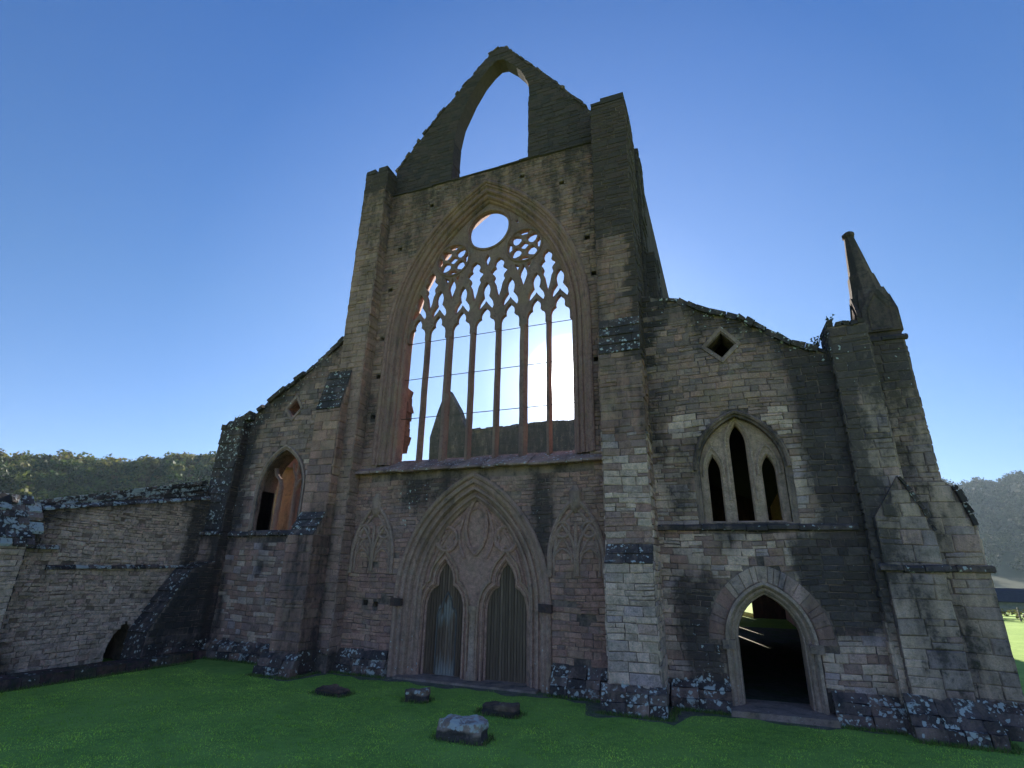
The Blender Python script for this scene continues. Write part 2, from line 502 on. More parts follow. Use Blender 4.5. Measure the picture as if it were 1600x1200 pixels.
def scan(loops, v):
    xs = []
    for lp in loops:
        n = len(lp)
        for i in range(n):
            (a, va), (b, vb) = lp[i], lp[(i + 1) % n]
            if (va <= v) != (vb <= v):
                xs.append(a + (b - a) * (v - va) / (vb - va))
    xs.sort()
    return [(xs[i], xs[i + 1]) for i in range(0, len(xs) - 1, 2)]

def inter(A, B):
    r = []
    for a0, a1 in A:
        for b0, b1 in B:
            lo, hi = max(a0, b0), min(a1, b1)
            if hi - lo > 0.05: r.append((lo, hi))
    return r

def warp(u, v): return v + .018 * math.sin(1.3 * u + .7 * v) + .010 * math.sin(3.9 * u + 2.1 * v + 1)
def stone_geo(fr, u0, v0, u1, v1, dp, s, p, skew=0.016):
    g = 0.005
    fr0 = fr
    fr = lambda u, v, d: fr0(u, warp(u, v), d)
    b = min(0.018, (v1 - v0) * 0.14)
    j = lambda k=skew: random.uniform(-k, k)
    c = [(u0 + g, v0 + g), (u1 - g, v0 + g), (u1 - g, v1 - g), (u0 + g, v1 - g)]
    c = [(u + j(), v + j(skew * 0.7)) for u, v in c]
    cu = sum(u for u, _ in c) / 4; cv = sum(v for _, v in c) / 4
    hw, hh = (u1 - u0) / 2, (v1 - v0) / 2
    ins = [(u + (b if u < cu else -b), v + (b if v < cv else -b)) for u, v in c]
    vs_ = [fr(u, v, dp - s * 0.03) for u, v in c]
    vs_ += [fr(u, v, dp + s * max(0.002, p - b * 0.8)) for u, v in c]
    vs_ += [fr(u, v, dp + s * (p + j(0.006))) for u, v in ins]
    fs = [(8, 9, 10, 11)]
    for q in range(4):
        r = (q + 1) % 4
        fs += [(q, r, 4 + r, 4 + q), (4 + q, 4 + r, 8 + r, 8 + q)]
    return vs_, fs

def facing(dest, parent, fr, dp, s, loops, hmin, hmax, lmin, lmax, pal, wearf=wear_front, pmin=0.010, pmax=0.030, phase=0.0, miss=0.0, palf=None, skew=.016):
    vmin = min(v for _, v in loops[0]); vmax = max(v for _, v in loops[0])
    v = vmin + phase
    while v < vmax - 0.06:
        h = random.uniform(hmin, hmax)
        if v + h > vmax: h = vmax - v
        e = min(0.02, h * 0.2)
        iv = scan(loops, v + e)
        for q in (0.5, 1.0):
            iv = inter(iv, scan(loops, v + (h - e) * q if q == 1 else v + h * q))
        for a, b in iv:
            u = a
            while u < b - 1e-4:
                L = random.uniform(lmin, lmax) * (0.6 + 0.4 * h / hmax)
                if b - (u + L) < lmin * 0.6: L = b - u
                if L > lmax * 1.5: L = (b - u) / 2
                if random.random() >= miss:
                    cuts = [(u, v, min(b, u + L), v + h)]
                    rr_ = random.random()
                    if rr_ < .20 and h > .13:
                        c_ = v + h * random.uniform(.35, .65)
                        cuts = [(u, v, min(b, u + L), c_), (u, c_, min(b, u + L), v + h)]
                        if L > .35 and random.random() < .6:
                            x_ = u + L * random.uniform(.35, .65)
                            cuts = [(u, v, min(b, u + L), c_), (u, c_, x_, v + h), (x_, c_, min(b, u + L), v + h)]
                    for (u_0, v_0, u_1, v_1) in cuts:
                        p = random.uniform(pmin, pmax)
                        vs_, fs = stone_geo(fr, u_0, v_0, u_1, v_1, dp, s, p, skew)
                        t = pick(palf(u_0, v_0) if palf else pal)
                        STONES[dest].append((vs_, fs, t, [wearf(q2) for q2 in vs_], parent, (u_1 - u_0) * (v_1 - v_0)))
                u += L
        v += h

def block_row(name, parent, path3, up_vec, size, depth, pal, wear, mat=STONE, jit=0.02, out_vec=(0, -1, 0), count=None):
    """a row of separate stones along a 3D polyline; every stone is an object"""
    pts = [Vector(p) for p in path3]
    segs = [(a, b, (b - a).length) for a, b in zip(pts, pts[1:])]
    total = sum(s_[2] for s_ in segs)
    def at(t):
        for a, b, l in segs:
            if t <= l: return a + (b - a) * (t / l), (b - a).normalized()
            t -= l
        return segs[-1][1], (segs[-1][1] - segs[-1][0]).normalized()
    t = 0
    res = []
    while t < total - 0.02:
        L = size * random.uniform(0.65, 1.4)
        if total - (t + L) < size * 0.5: L = total - t
        a, da = at(t); b, _ = at(t + L)
        d = (b - a).normalized()
        upv = Vector(up_vec); upv = (upv - d * upv.dot(d)).normalized()
        ov = Vector(out_vec).normalized()
        hh = depth[1] * random.uniform(0.75, 1.2); dd = depth[0] * random.uniform(0.9, 1.1)
        mb = MB()
        g = 0.008
        base = [a + d * g, b - d * g]
        ring = []
        for q, (ku, ko) in enumerate(((-0.35, 0), (-0.35, 1), (0.75, 1), (1, 0.85), (1, 0.1), (0.8, 0))):
            ring.append([bb + upv * (hh * ku + random.uniform(-jit, jit)) + ov * (dd * ko + random.uniform(-jit, jit)) for bb in base])
        vs_ = [tuple(r[0]) for r in ring] + [tuple(r[1]) for r in ring]
        n = len(ring)
        fs = [tuple(range(n)), tuple(range(2 * n - 1, n - 1, -1))] + [(k, (k + 1) % n, n + (k + 1) % n, n + k) for k in range(n)]
        mb.add(vs_, fs, pick(pal), wear)
        res.append(mb.build(name, mat, parent))
        t += L
    return res

# ------------------------------------------------------------------ the ground, the far slopes
ground_z = -0.05
def ground_height(x, y):
    d = math.hypot(x - CAM.x, y - CAM.y)
    return ground_z - 0.028 * max(0, min(d, 300) - 62)
gm = MB()
ring_r = [0, 8, 16, 24, 32, 40, 50, 62, 75, 90, 120, 160, 220, 300, 500, 900, 1500]
na = 72
gv = [(CAM.x, CAM.y, ground_z)]
for r in ring_r[1:]:
    for i in range(na):
        a = 2 * math.pi * i / na
        x, y = CAM.x + r * math.sin(a), CAM.y + r * math.cos(a)
        gv.append((x, y, ground_height(x, y)))
gf = [(0, 1 + i, 1 + (i + 1) % na) for i in range(na)]
for k in range(len(ring_r) - 2):
    for i in range(na):
        a, b = 1 + k * na + i, 1 + k * na + (i + 1) % na
        gf.append((a, a + na, b + na, b))
gm.add(gv, gf, (0.05, 0.1, 0.03))
lawn = gm.build("lawn_ground", TURF, kind="structure", smooth=True)

def smooth(t): t = max(0, min(1, t)); return t * t * (3 - 2 * t)
def ridge(az):
    """distance and elevation (degrees) of the wooded skyline seen from the lawn"""
    if az < -10:
        P = [(-130, 7.5), (-80, 7.4), (-66, 7.0), (-60, 7.4), (-52, 8.8), (-40, 9.2), (-10, 7.0)]
        r = 400
    else:
        P = [(-10, 6.6), (10, 7.1), (17, 7.35), (22, 7.1), (40, 6.6), (120, 5.5)]
        r = 1150
    for (a, ea), (b, eb) in zip(P, P[1:]):
        if az <= b: return r, ea + (eb - ea) * (az - a) / (b - a)
    return r, P[-1][1]
def hill_height(az, d):
    rr, e = ridge(az)
    e += 0.22 * math.sin(az * 0.9) + 0.15 * math.sin(az * 2.3 + 1)
    r0 = rr * 0.42
    return ground_z - 7.5 + (rr * math.tan(math.radians(e)) + 7.5) * smooth((d - r0) / (rr - r0))
for nm, a0, a1 in (("wooded_hill", -130, -10), ("far_hill", -10, 120)):
    hm = MB()
    nA, nR = 90, 16
    vv = []
    for i in range(nA + 1):
        az = a0 + (a1 - a0) * i / nA
        az = max(min(az, a1 - 1e-3), a0 + 1e-3) if a0 < -20 else max(az, -9.999)
        rr, _ = ridge(az)
        for k in range(nR + 1):
            d = rr * (0.40 + 0.75 * k / nR)
            z = hill_height(az, min(d, rr))
            vv.append((CAM.x + d * math.sin(math.radians(az)), CAM.y + d * math.cos(math.radians(az)), z))
    ff = [(i * (nR + 1) + k, (i + 1) * (nR + 1) + k, (i + 1) * (nR + 1) + k + 1, i * (nR + 1) + k + 1) for i in range(nA) for k in range(nR)]
    hm.add(vv, ff, (0.03, 0.04, 0.02))
    hm.build(nm, HILLM, kind="structure", smooth=True)

def crown_cards(cx, cy, cz, rx, rz, n, size, base, var=0.35):
    """leaf clumps in lobes around a crown centre: verts, faces, colours"""
    lobes = RNG.normal(0, 1, (7, 3)); lobes /= np.linalg.norm(lobes, axis=1)[:, None]
    lobes *= RNG.uniform(0.3, 0.75, (7, 1))
    k = RNG.integers(0, 7, n)
    d = RNG.normal(0, 1, (n, 3)); d /= np.linalg.norm(d, axis=1)[:, None]
    p = lobes[k] + d * RNG.uniform(0.22, 0.48, (n, 1))
    c = np.array([cx, cy, cz]) + p * np.array([rx, rx, rz])
    nn = d + RNG.normal(0, 0.45, (n, 3)); nn /= np.linalg.norm(nn, axis=1)[:, None]
    t = np.cross(nn, RNG.normal(0, 1, (n, 3))); t /= np.linalg.norm(t, axis=1)[:, None]
    b = np.cross(nn, t)
    s = size * RNG.uniform(0.6, 1.3, (n, 1))
    q = np.stack([c + t * s, c + b * s * 0.9, c - t * s * 1.1, c - b * s], axis=1).reshape(-1, 3)
    f = np.arange(4 * n).reshape(n, 4)
    col = np.array(base) * (1 + RNG.uniform(-var, var, (n, 1)))
    return q, f, np.repeat(col, 4, axis=0)

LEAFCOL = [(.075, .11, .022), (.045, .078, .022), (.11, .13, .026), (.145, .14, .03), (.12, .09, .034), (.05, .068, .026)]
def wood_mass(name, azs, ds, label, scale=1.0, n=210, cols=LEAFCOL):
    V, F, Cc = [], [], []
    o = 0
    for az, d in zip(azs, ds):
        x = CAM.x + d * math.sin(math.radians(az)); y = CAM.y + d * math.cos(math.radians(az))
        rr, _ = ridge(az)
        z = hill_height(az, min(d, rr))
        r = scale * random.uniform(2.8, 5.2)
        q, f, c = crown_cards(x, y, z + r * 1.0, r * 1.3, r * random.uniform(1.0, 1.35), n, r * 0.145, random.choice(cols), .5)
        V.append(q); F.append(f + o); Cc.append(c); o += len(q)
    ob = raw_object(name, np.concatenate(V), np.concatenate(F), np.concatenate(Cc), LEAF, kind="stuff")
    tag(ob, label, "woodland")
    return ob
azl = RNG.uniform(-80, -46, 1500); dl = 400 * np.sqrt(RNG.uniform(0.22, 1.02, 1500))
wood_mass("woodland", azl, dl, "dense mixed woodland covering the sunlit hillside at the left")
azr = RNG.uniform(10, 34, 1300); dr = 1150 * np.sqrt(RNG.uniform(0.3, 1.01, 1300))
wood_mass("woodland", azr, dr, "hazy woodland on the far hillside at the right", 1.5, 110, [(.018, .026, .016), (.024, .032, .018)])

def hill_tree(az, d, r, colour, label):
    x = CAM.x + d * math.sin(math.radians(az)); y = CAM.y + d * math.cos(math.radians(az))
    z = hill_height(az, d)
    t = thing("broadleaf_tree", label, "tree", (x, y, z), "sunlit trees standing out on the hillside")
    q, f, c = crown_cards(0, 0, r * 1.7, r * 1.1, r * 1.3, 260, r * 0.22, colour, 0.3)
    raw_object("crown", q, f, c, LEAF, t)
    m = MB()
    for k in range(7):
        a0, a1 = 2 * math.pi * k / 7, 2 * math.pi * (k + 1) / 7
        r0, r1 = r * 0.10, r * 0.05
        m.add([(r0 * math.cos(a0), r0 * math.sin(a0), -1), (r0 * math.cos(a1), r0 * math.sin(a1), -1),
               (r1 * math.cos(a1), r1 * math.sin(a1), r * 1.6), (r1 * math.cos(a0), r1 * math.sin(a0), r * 1.6)], [(0, 1, 2, 3)], (.06, .045, .03))
    m.build("trunk", TIMBER, t)
hill_tree(-64.2, 270, 4.6, (.13, .14, .03), "bright yellow green tree at the far left, low on the hillside")
hill_tree(-60.6, 262, 4.2, (.125, .14, .03), "round bright tree low on the hillside above the ruined wall")
hill_tree(-56.6, 330, 4.8, (.12, .12, .03), "golden tree halfway up the hillside right of the shaded hollow")
hill_tree(-55.6, 300, 3.8, (.12, .13, .035), "small golden tree near the foot of the hillside")
hill_tree(-54.4, 310, 4.0, (.115, .125, .03), "pale green tree on the hillside left of the church corner")
hill_tree(-53.0, 300, 3.8, (.12, .13, .035), "yellowish tree on the hillside nearest the church corner")
hill_tree(-62.5, 380, 4.0, (.11, .115, .03), "broad olive tree on the skyline at the left edge")

# ------------------------------------------------------------------ the abbey church
church = thing("abbey_church", "roofless ruined Gothic abbey church of weathered sandstone with tall gabled west front", "ruined church")
C_MORTAR = (.23, .205, .165)
MW = (0.45, 0.10, 0.0)
C_DRESSED = (.23, .19, .155)
C_PALE = (.29, .255, .20)

# --- nave west wall
WIN = dict(cx=0, w=3.0, spring=9.95, R=6.0)
PORT = dict(cx=0, w=2.22, spring=1.9, R=3.64)
win_hole = arch(0, 2.93, 9.95, 5.86, 5.55, 0.5)
port_hole = arch(0, 2.22, 1.9, 3.64, -0.3, 0.0)
def grow(loop, c): return offset_loop(loop, c)
nave_outer = [(-4.4, -0.3), (4.4, -0.3), (4.4, 16.2), (-4.4, 16.2)]
PUTLOG = [(-3.74, 10.15), (-3.72, 8.75), (-3.76, 7.35), (-3.62, 12.05), (-3.4, 13.7), (2.75, 14.85), (1.35, 15.55), (3.55, 12.5), (3.72, 11.2), (-2.2, 15.3), (3.7, 8.4), (-3.3, 1.75), (-2.95, 1.72)]
def sq(c, w=.085, h=.07): return [(c[0] - w, c[1] - h), (c[0] - w, c[1] + h), (c[0] + w, c[1] + h), (c[0] + w, c[1] - h)]
mb = MB()
po = [(-4.4, -0.3)] + port_hole + [(4.4, -0.3), (4.4, 16.2), (-4.4, 16.2)]
plate(mb, po, [win_hole] + [sq(c) for c in PUTLOG], -0.35, 0.75, FRONT, C_MORTAR, MW)
for c in PUTLOG: mb.box(c[0] - .12, c[0] + .12, -.06, .3, c[1] - .1, c[1] + .1, (.05, .04, .035), (.6, 0, 0))  # near-black backing stands in for the shade inside each putlog hole
nave_wall = mb.build("nave_wall", STONE, church)
nave_face = [(-4.0, 0.0), (4.0, 0.0), (4.0, 16.2), (-4.0, 16.2)]
facing('church', nave_wall, FRONT, -0.35, -1, [nave_face, arch(0, 2.93, 9.95, 5.86, 5.2, 0.60), arch(0, 2.22, 1.9, 3.64, -0.3, 0.10)] + [sq(c, .09, .075) for c in PUTLOG],
       0.085, 0.175, 0.16, 0.50, 'warm', palf=lambda u, v: 'warm' if (v < 3.2 or random.random() < 0.4) else 'grey', miss=0.015)

# --- gable
gab_out = [(-4.05, 16.2), (3.95, 16.2), (3.95, 17.2), (3.75, 17.75), (2.34, 19.85), (1.2, 21.3), (0.5, 22.3), (0.30, 22.42), (-0.05, 22.35), (-0.30, 22.05), (-1.96, 20.2), (-3.2, 18.7), (-4.05, 17.5)]
gab_op = [(-1.56, 16.2), (-1.55, 18.25), (-1.40, 19.2), (-0.96, 20.3), (-0.55, 21.05), (-0.17, 21.5), (0.14, 21.74), (0.42, 21.68), (0.85, 21.2), (1.19, 20.7), (1.48, 19.95), (1.52, 19.4), (1.49, 18.0), (1.53, 16.2)]
mb = MB()
loop = [(-4.05, 16.2)] + gab_op + gab_out[1:]
plate(mb, loop, [], -0.20, 0.40, FRONT, C_MORTAR, (0.75, 0.1, 0))
gable = mb.build("gable", STONE, church)
facing('church', gable, FRONT, -0.20, -1, [loop], 0.11, 0.21, 0.2, 0.6, 'dark', palf=lambda u, v: random.choice(['dark', 'grey']))
# reveals of the gable opening
facing('church', gable, SIDE, 1.5, -1, [[(-0.2, 16.2), (0.4, 16.2), (0.4, 19.3), (-0.2, 19.3)]], 0.18, 0.28, 0.2, 0.45, 'dark')
facing('church', gable, SIDE, -1.55, 1, [[(-0.2, 16.2), (0.4, 16.2), (0.4, 18.2), (-0.2, 18.2)]], 0.18, 0.28, 0.2, 0.45, 'dark')
for path in ([(x, 0.42, z) for x, z in [(-4.05, 17.5), (-3.2, 18.7), (-1.96, 20.2), (-0.30, 22.05)]],
             [(x, 0.42, z) for x, z in [(-0.25, 22.2), (0.30, 22.42), (0.55, 22.3)]],
             [(x, 0.42, z) for x, z in [(0.55, 22.22), (1.2, 21.3), (2.34, 19.85), (3.75, 17.75)]]):
    block_row("coping_stone", gable, path, (0, 0, 1), 0.22, (0.64, 0.07), 'dark', (0.5, 0.15, 0), jit=0.022)

# --- ledges on the nave front
def ledge_row(name, x0, x1, y_wall, y_out, z_top, z_out, th, size, pal, wear, parent):
    x = x0
    while x < x1 - 0.01:
        L = size * random.uniform(0.6, 1.4)
        if x1 - (x + L) < size * 0.5: L = x1 - x
        m = MB()
        j = lambda k=0.012: random.uniform(-k, k)
        g = 0.006
        zt, zo, yo = z_top + j(), z_out + j(0.02), y_out + j(0.025)
        sec = [(y_wall, zt), (yo + 0.02, zo), (yo, zo - 0.03), (yo + j(), zo - th), (y_wall, zo - th - 0.03)]
        vs_ = [(x + g, a, b) for a, b in sec] + [(x + L - g, a + j(), b + j()) for a, b in sec]
        n = 5
        m.add(vs_, [tuple(range(n)), tuple(range(2 * n - 1, n - 1, -1))] + [(k, (k + 1) % n, n + (k + 1) % n, n + k) for k in range(n)], pick(pal), wear)
        m.build(name, STONE, parent)
        x += L
ledge_row("ledge_stone", -4.0, 4.0, -0.30, -0.44, 16.30, 16.22, 0.06, 0.9, 'dark', (0.7, 0.1, 0), gable)

# --- great west window
win = MB()
apath = arch(0, 2.93, 9.95, 5.86, 5.75)
prof = [(0.66, -0.34), (0.66, -0.42), (0.60, -0.45), (0.54, -0.42), (0.52, -0.36), (0.46, -0.37), (0.43, -0.31), (0.36, -0.28), (0.35, -0.33), (0.30, -0.35), (0.26, -0.31),
        (0.25, -0.24), (0.19, -0.20), (0.18, -0.25), (0.13, -0.27), (0.09, -0.22), (0.08, -0.14), (0.03, -0.12), (0.0, -0.06), (0.0, 0.30), (0.30, 0.745), (0.66, 0.745)]
def wv(p): return (0.18 + max(0, (p[2] - 12) * 0.06), 0.04, 0)
sweep(win, apath, prof, FRONT, (.19, .142, .12), wv)
surround = win.build("window_surround", STONE, church)

# tracery head
def light_head(cx, h, z0=10.0):
    k = h / 0.32
    P = [(-.32, 0), (-.32, .26), (-.285, .37), (-.23, .44), (-.15, .49), (-.165, .57), (-.15, .67), (-.09, .77), (0, .86)]
    P = [(cx + x * k, z0 + z) for x, z in P]
    return P + [(2 * cx - x, z) for x, z in reversed(P[:-1])]
def spade(cx, z0=10.86, k=1.0):
    P = [(0, .27), (-.06, .19), (-.13, .12), (-.25, -.02), (-.275, .08), (-.24, .22), (-.16, .33), (-.085, .43), (-.115, .55), (-.13, .68), (-.09, .82), (0, .94)]
    P = [(cx + x * k, z0 + z) for x, z in P]
    return P + [(2 * cx - x, z) for x, z in reversed(P[1:-1])]
def tall(cx, z0=11.15, k=1.0):
    P = [(0, 0), (-.07, .3), (-.115, .52), (-.19, .66), (-.145, .78), (-.17, .86), (-.28, .97), (-.21, 1.06), (-.115, 1.13), (-.155, 1.26), (-.12, 1.38), (0, 1.47)]
    P = [(cx + x * k, z0 + z) for x, z in P]
    return P + [(2 * cx - x, z) for x, z in reversed(P[1:-1])]
def dagger(cx, z0, z1, w):
    P = [(cx, z0), (cx - w, z0 + (z1 - z0) * .55), (cx - w * .8, z0 + (z1 - z0) * .72), (cx, z1)]
    return P + [(2 * cx - x, z) for x, z in reversed(P[1:-1])]
LIGHTS = [(-2.55, .31), (-1.765, .305), (-0.87, .325), (0, .35), (0.87, .325), (1.765, .305), (2.55, .31)]
bottom = []
for cx, h in reversed(LIGHTS):
    bottom += list(reversed(light_head(cx, h)))
outer = arch(0, 3.02, 9.95, 6.04, 10.0)
outer = outer + bottom
holes = []
for cx, h in LIGHTS: holes.append(spade(cx, k=0.92))
for cx in (-2.15, -0.44, 0.44, 2.15): holes.append(tall(cx, 11.12 if abs(cx) > 1 else 11.2, 0.86 if abs(cx) > 1 else 1.0))
for cx in (-1.31, 1.31):
    holes.append(dagger(cx, 11.45, 12.2, .115))
    holes.append([(cx - .29, 12.27), (cx - .21, 12.05), (cx - .16, 12.2)][::-1])
    holes.append([(cx + .26, 12.29), (cx + .18, 12.08), (cx + .15, 12.22)])
holes.append(dagger(0, 12.47, 12.90, .075))
for sx in (-1, 1):
    rx, rz = 1.33 * sx, 12.97
    holes.append([(rx - .15, rz), (rx - .06, rz - .09), (rx + .02, rz - .12), (rx + .15, rz), (rx + .06, rz + .09), (rx - .02, rz + .12)])
    for a in (42, 138, 222, 318):
        ca, sa = math.cos(math.radians(a)), math.sin(math.radians(a))
        pc = []
        for q in range(12):
            b = 2 * math.pi * q / 12
            r1 = 0.165 + 0.02 * math.cos(3 * b)
            px, pz = r1 * math.cos(b) * 1.0, r1 * math.sin(b) * 0.86
            pc.append((rx + 0.375 * ca + px * ca - pz * sa, rz + 0.375 * sa + px * sa + pz * ca))
        holes.append(pc)
    for a in (0, 90, 180, 270):
        pc = []
        for q in range(7):
            b = math.radians(a - 17 + 34 * q / 6); pc.append((rx + .565 * math.cos(b), rz + .565 * math.sin(b)))
        for q in range(5):
            b = math.radians(a + 11 - 22 * q / 4); pc.append((rx + .46 * math.cos(b), rz + .46 * math.sin(b)))
        holes.append(pc)
holes.append(circle(0.0, 13.92, 0.73, 40))
holes.append([(1.02, 14.02), (1.09, 13.95), (1.05, 14.08)])
holes = [h if sum(h[i][0] * h[(i + 1) % len(h)][1] - h[(i + 1) % len(h)][0] * h[i][1] for i in range(len(h))) < 0 else h[::-1] for h in holes]
mb = MB()
holes = [offset_loop(h, .016) for h in holes]
plate(mb, outer, holes, -0.03, 0.12, FRONT, (.15, .122, .105), (0.22, 0.05, 0), ch=0.03)
tracery = mb.build("tracery_head", STONE, church)
for pth, nm, r in ((circle(0, 13.92, 0.80, 36), "oculus_ring", 0.045), (circle(-1.33, 12.97, 0.63, 30), "rose_ring", 0.04), (circle(1.33, 12.97, 0.63, 30), "rose_ring", 0.04)):
    mb = MB(); sweep(mb, pth, roll(0, -0.045, r), FRONT, (.15, .122, .105), (0.25, 0.05, 0), closed=True, prof_closed=True); mb.build(nm, STONE, tracery)
for (cx, wd) in ((-2.15, .15), (-1.33, .25), (-.455, .17), (.455, .17), (1.33, .25), (2.15, .15)):
    mb = MB()
    z0, z1 = 5.62, 10.01
    nseg = 9
    hw = wd / 2
    rings = []
    for i in range(nseg + 1):
        z = z0 + (z1 - z0) * i / nseg
        jx, e = random.uniform(-.006, .006), random.uniform(-.008, .006)
        rings.append([(cx + jx + a, b, z) for a, b in ((-hw - e, .05), (-hw - e, .14), (-hw * .4, .22), (hw * .4, .22), (hw + e, .14), (hw + e, .05), (hw * .45, -.07), (-hw * .45, -.07))])
    vs_ = [p for r in rings for p in r]
    mb.add(vs_, [(i * 8 + k, i * 8 + (k + 1) % 8, (i + 1) * 8 + (k + 1) % 8, (i + 1) * 8 + k) for i in range(nseg) for k in range(8)], (.155, .122, .105), (0.25, 0.05, 0))
    mb.build("mullion", STONE, tracery)
for z in (9.97, 8.66, 7.30):
    mb = MB()
    r = 0.013
    mb.add([(x, .05 + r * math.cos(a), z + r * math.sin(a) - (0.004 if abs(x) < 1 else 0)) for x in (-3.05, 0, 3.05) for a in (0, 1.57, 3.14, 4.71)],
           [(i * 4 + k, i * 4 + (k + 1) % 4, i * 4 + 4 + (k + 1) % 4, i * 4 + 4 + k) for i in range(2) for k in range(4)], (.1, .1, .1))
    mb.build("saddle_bar", IRON, tracery)
# sloping sill below the window
ledge_row("sill_stone", -3.98, 3.98, 0.22, -0.62, 5.95, 5.52, 0.07, 0.5, 'grey', (0.34, 0.46, 0.06), surround)
mb = MB()
mb.box(-3.9, 3.9, -0.34, 0.72, 5.2, 5.58, C_MORTAR, MW)
mb.build("sill_bed", STONE, surround)
# broken toothing of the north clerestory behind the left jamb
for k, (z, dx) in enumerate([(8.45, .06), (8.2, .10), (7.9, .17), (7.62, .08), (7.3, .05), (7.0, .13), (6.72, .11), (6.45, .04)]):
    mb = MB()
    mb.box(-3.9, -3.43 + dx, 0.74, 1.25, z, z + 0.27, pick('dark'), (0.4, 0.1, 0), 0.05)
    mb.build("toothing_stone", ROUGH, surround)

# --- west portal
mb = MB()
ppath = arch(0, 2.22, 1.9, 3.64, -0.1)
prof = [(0.10, -0.34), (0.10, -0.42), (0.05, -0.47), (-0.02, -0.44), (-0.05, -0.37), (-0.11, -0.39), (-0.17, -0.37), (-0.19, -0.29), (-0.25, -0.26), (-0.27, -0.31), (-0.33, -0.31), (-0.36, -0.24),
        (-0.37, -0.18), (-0.44, -0.15), (-0.46, -0.20), (-0.51, -0.20), (-0.54, -0.13), (-0.60, -0.09), (-0.62, -0.02), (-0.62, 0.06)]
sweep(mb, ppath, prof, FRONT, (.235, .19, .15), lambda p: (0.12 + (0.15 if p[2] > 3 else 0), 0.03 + (0.4 if p[2] < 0.25 else 0), 0))
portal = mb.build("portal", STONE, church)
# short capitals where the jambs meet the arch
for sx in (-1, 1):
    mb = MB()
    mb.box(min(sx * 2.02, sx * 2.36), max(sx * 2.02, sx * 2.36), -0.50, -0.36, 1.72, 1.92, (.13, .09, .075), (0.5, 0.1, 0), 0.02)
    mb.build("corbel", STONE, portal)
def door_loop(cx, k=0.0):
    P = [(-.62, -0.02), (-.62, 1.62), (-.60, 1.85), (-.53, 2.06), (-.42, 2.21), (-.275, 2.30), (-.275, 2.46), (-.235, 2.62), (-.15, 2.78), (0, 2.95)]
    P = [(cx + x, z) for x, z in P]
    return P + [(2 * cx - x, z) for x, z in reversed(P[:-1])]
tym = arch(0, 1.66, 1.9, 3.08, -0.05)
mb = MB()
o_left = tym[:]                       # comb-shaped outline: over the arch, back along both door openings
lp = o_left + [p for cx in (0.935, -0.935) for p in reversed(door_loop(cx))]
plate(mb, lp, [], -0.02, 0.28, FRONT, (.245, .185, .145), lambda p: (0.10 + (0.4 if p[2] < 0.1 else 0), 0.02, 0))
tymp = mb.build("tympanum", STONE, portal)
mb = MB()
for cx in (-0.935, 0.935):
    sweep(mb, door_loop(cx), [(0.02, -.02), (0.03, -.06), (0.07, -.06), (0.085, -.02)], FRONT, (.26, .20, .15), (0.1, 0.03, 0))
    sweep(mb, door_loop(cx), [(0.14, -.02), (0.15, -.09), (0.19, -.10), (0.21, -.02)], FRONT, (.245, .20, .145), (0.12, 0.05, 0))
    sweep(mb, door_loop(cx), [(0.0, .05), (-0.05, .07), (-0.05, .11), (0.0, .12)], FRONT, (.24, .185, .145), (0.1, 0.03, 0))
mb.build("door_moulding", STONE, portal)
for cx, cz, r in ((-0.93, 3.52, .33), (0.93, 3.52, .33)):
    mb = MB()
    sweep(mb, circle(cx, cz, r, 26), roll(0, -.05, .055), FRONT, (.25, .19, .15), (.1, .03, 0), True, True)
    for a in (45, 135, 225, 315):
        sweep(mb, [(cx + .17 * math.cos(math.radians(a)) + .13 * math.cos(math.radians(a + b)), cz + .17 * math.sin(math.radians(a)) + .13 * math.sin(math.radians(a + b))) for b in range(-110, 111, 27)],
              roll(0, -.04, .036), FRONT, (.24, .185, .15), (.1, .03, 0), False, True)
    mb.build("roundel", STONE, portal)
mb = MB()
ves = [(-.02, 3.12), (-.20, 3.32), (-.31, 3.6), (-.33, 3.9), (-.27, 4.2), (-.15, 4.5), (0, 4.78)]
ves = ves + [(-x, z) for x, z in reversed(ves[:-1])]
sweep(mb, ves, roll(0, -.05, .065), FRONT, (.24, .18, .145), (.1, .02, 0), True, True)
sweep(mb, arch(0, 1.5, 1.95, 2.75, 1.9)[2:-2], roll(0, -.03, .04), FRONT, (.24, .18, .145), (.1, .02, 0), False, True)
for sx in (-1, 1):
    sweep(mb, [(sx * .34, 3.0), (sx * .50, 3.35), (sx * .53, 3.7), (sx * .42, 4.1), (sx * .2, 4.55)], roll(0, -.04, .045), FRONT, (.24, .18, .145), (.1, .02, 0), False, True)
    sweep(mb, [(sx * 1.35, 3.1), (sx * 1.20, 3.8), (sx * .85, 4.15), (sx * .45, 4.45)], roll(0, -.04, .045), FRONT, (.24, .18, .145), (.1, .02, 0), False, True)
mb.box(-.13, .13, -.10, .0, 3.20, 3.30, (.2, .15, .12), (.3, .1, 0), .01)
mb.build("blind_tracery", STONE, portal)
mb = MB()
vs_ = []
for k in range(13):
    a = math.pi * k / 12
    for z, r in ((0, .15), (.18, .15), (.2, .11), (1.55, .105), (1.62, .15), (1.78, .16)):
        vs_.append((r * math.cos(a + math.pi), -.02 - .8 * r * math.sin(a), z))
mb.add(vs_, [(k * 6 + q, k * 6 + q + 1, k * 6 + q + 7, k * 6 + q + 6) for k in range(12) for q in range(5)], (.25, .215, .16), (.15, .05, .02))
mb.build("trumeau_shaft", STONE, portal, smooth=True)
mb = MB()
mb.box(-2.0, 2.0, -0.62, 0.3, -0.25, 0.0, (.2, .185, .15), (0.3, 0.15, 0.1), 0.01)
mb.build("threshold", STONE, portal)

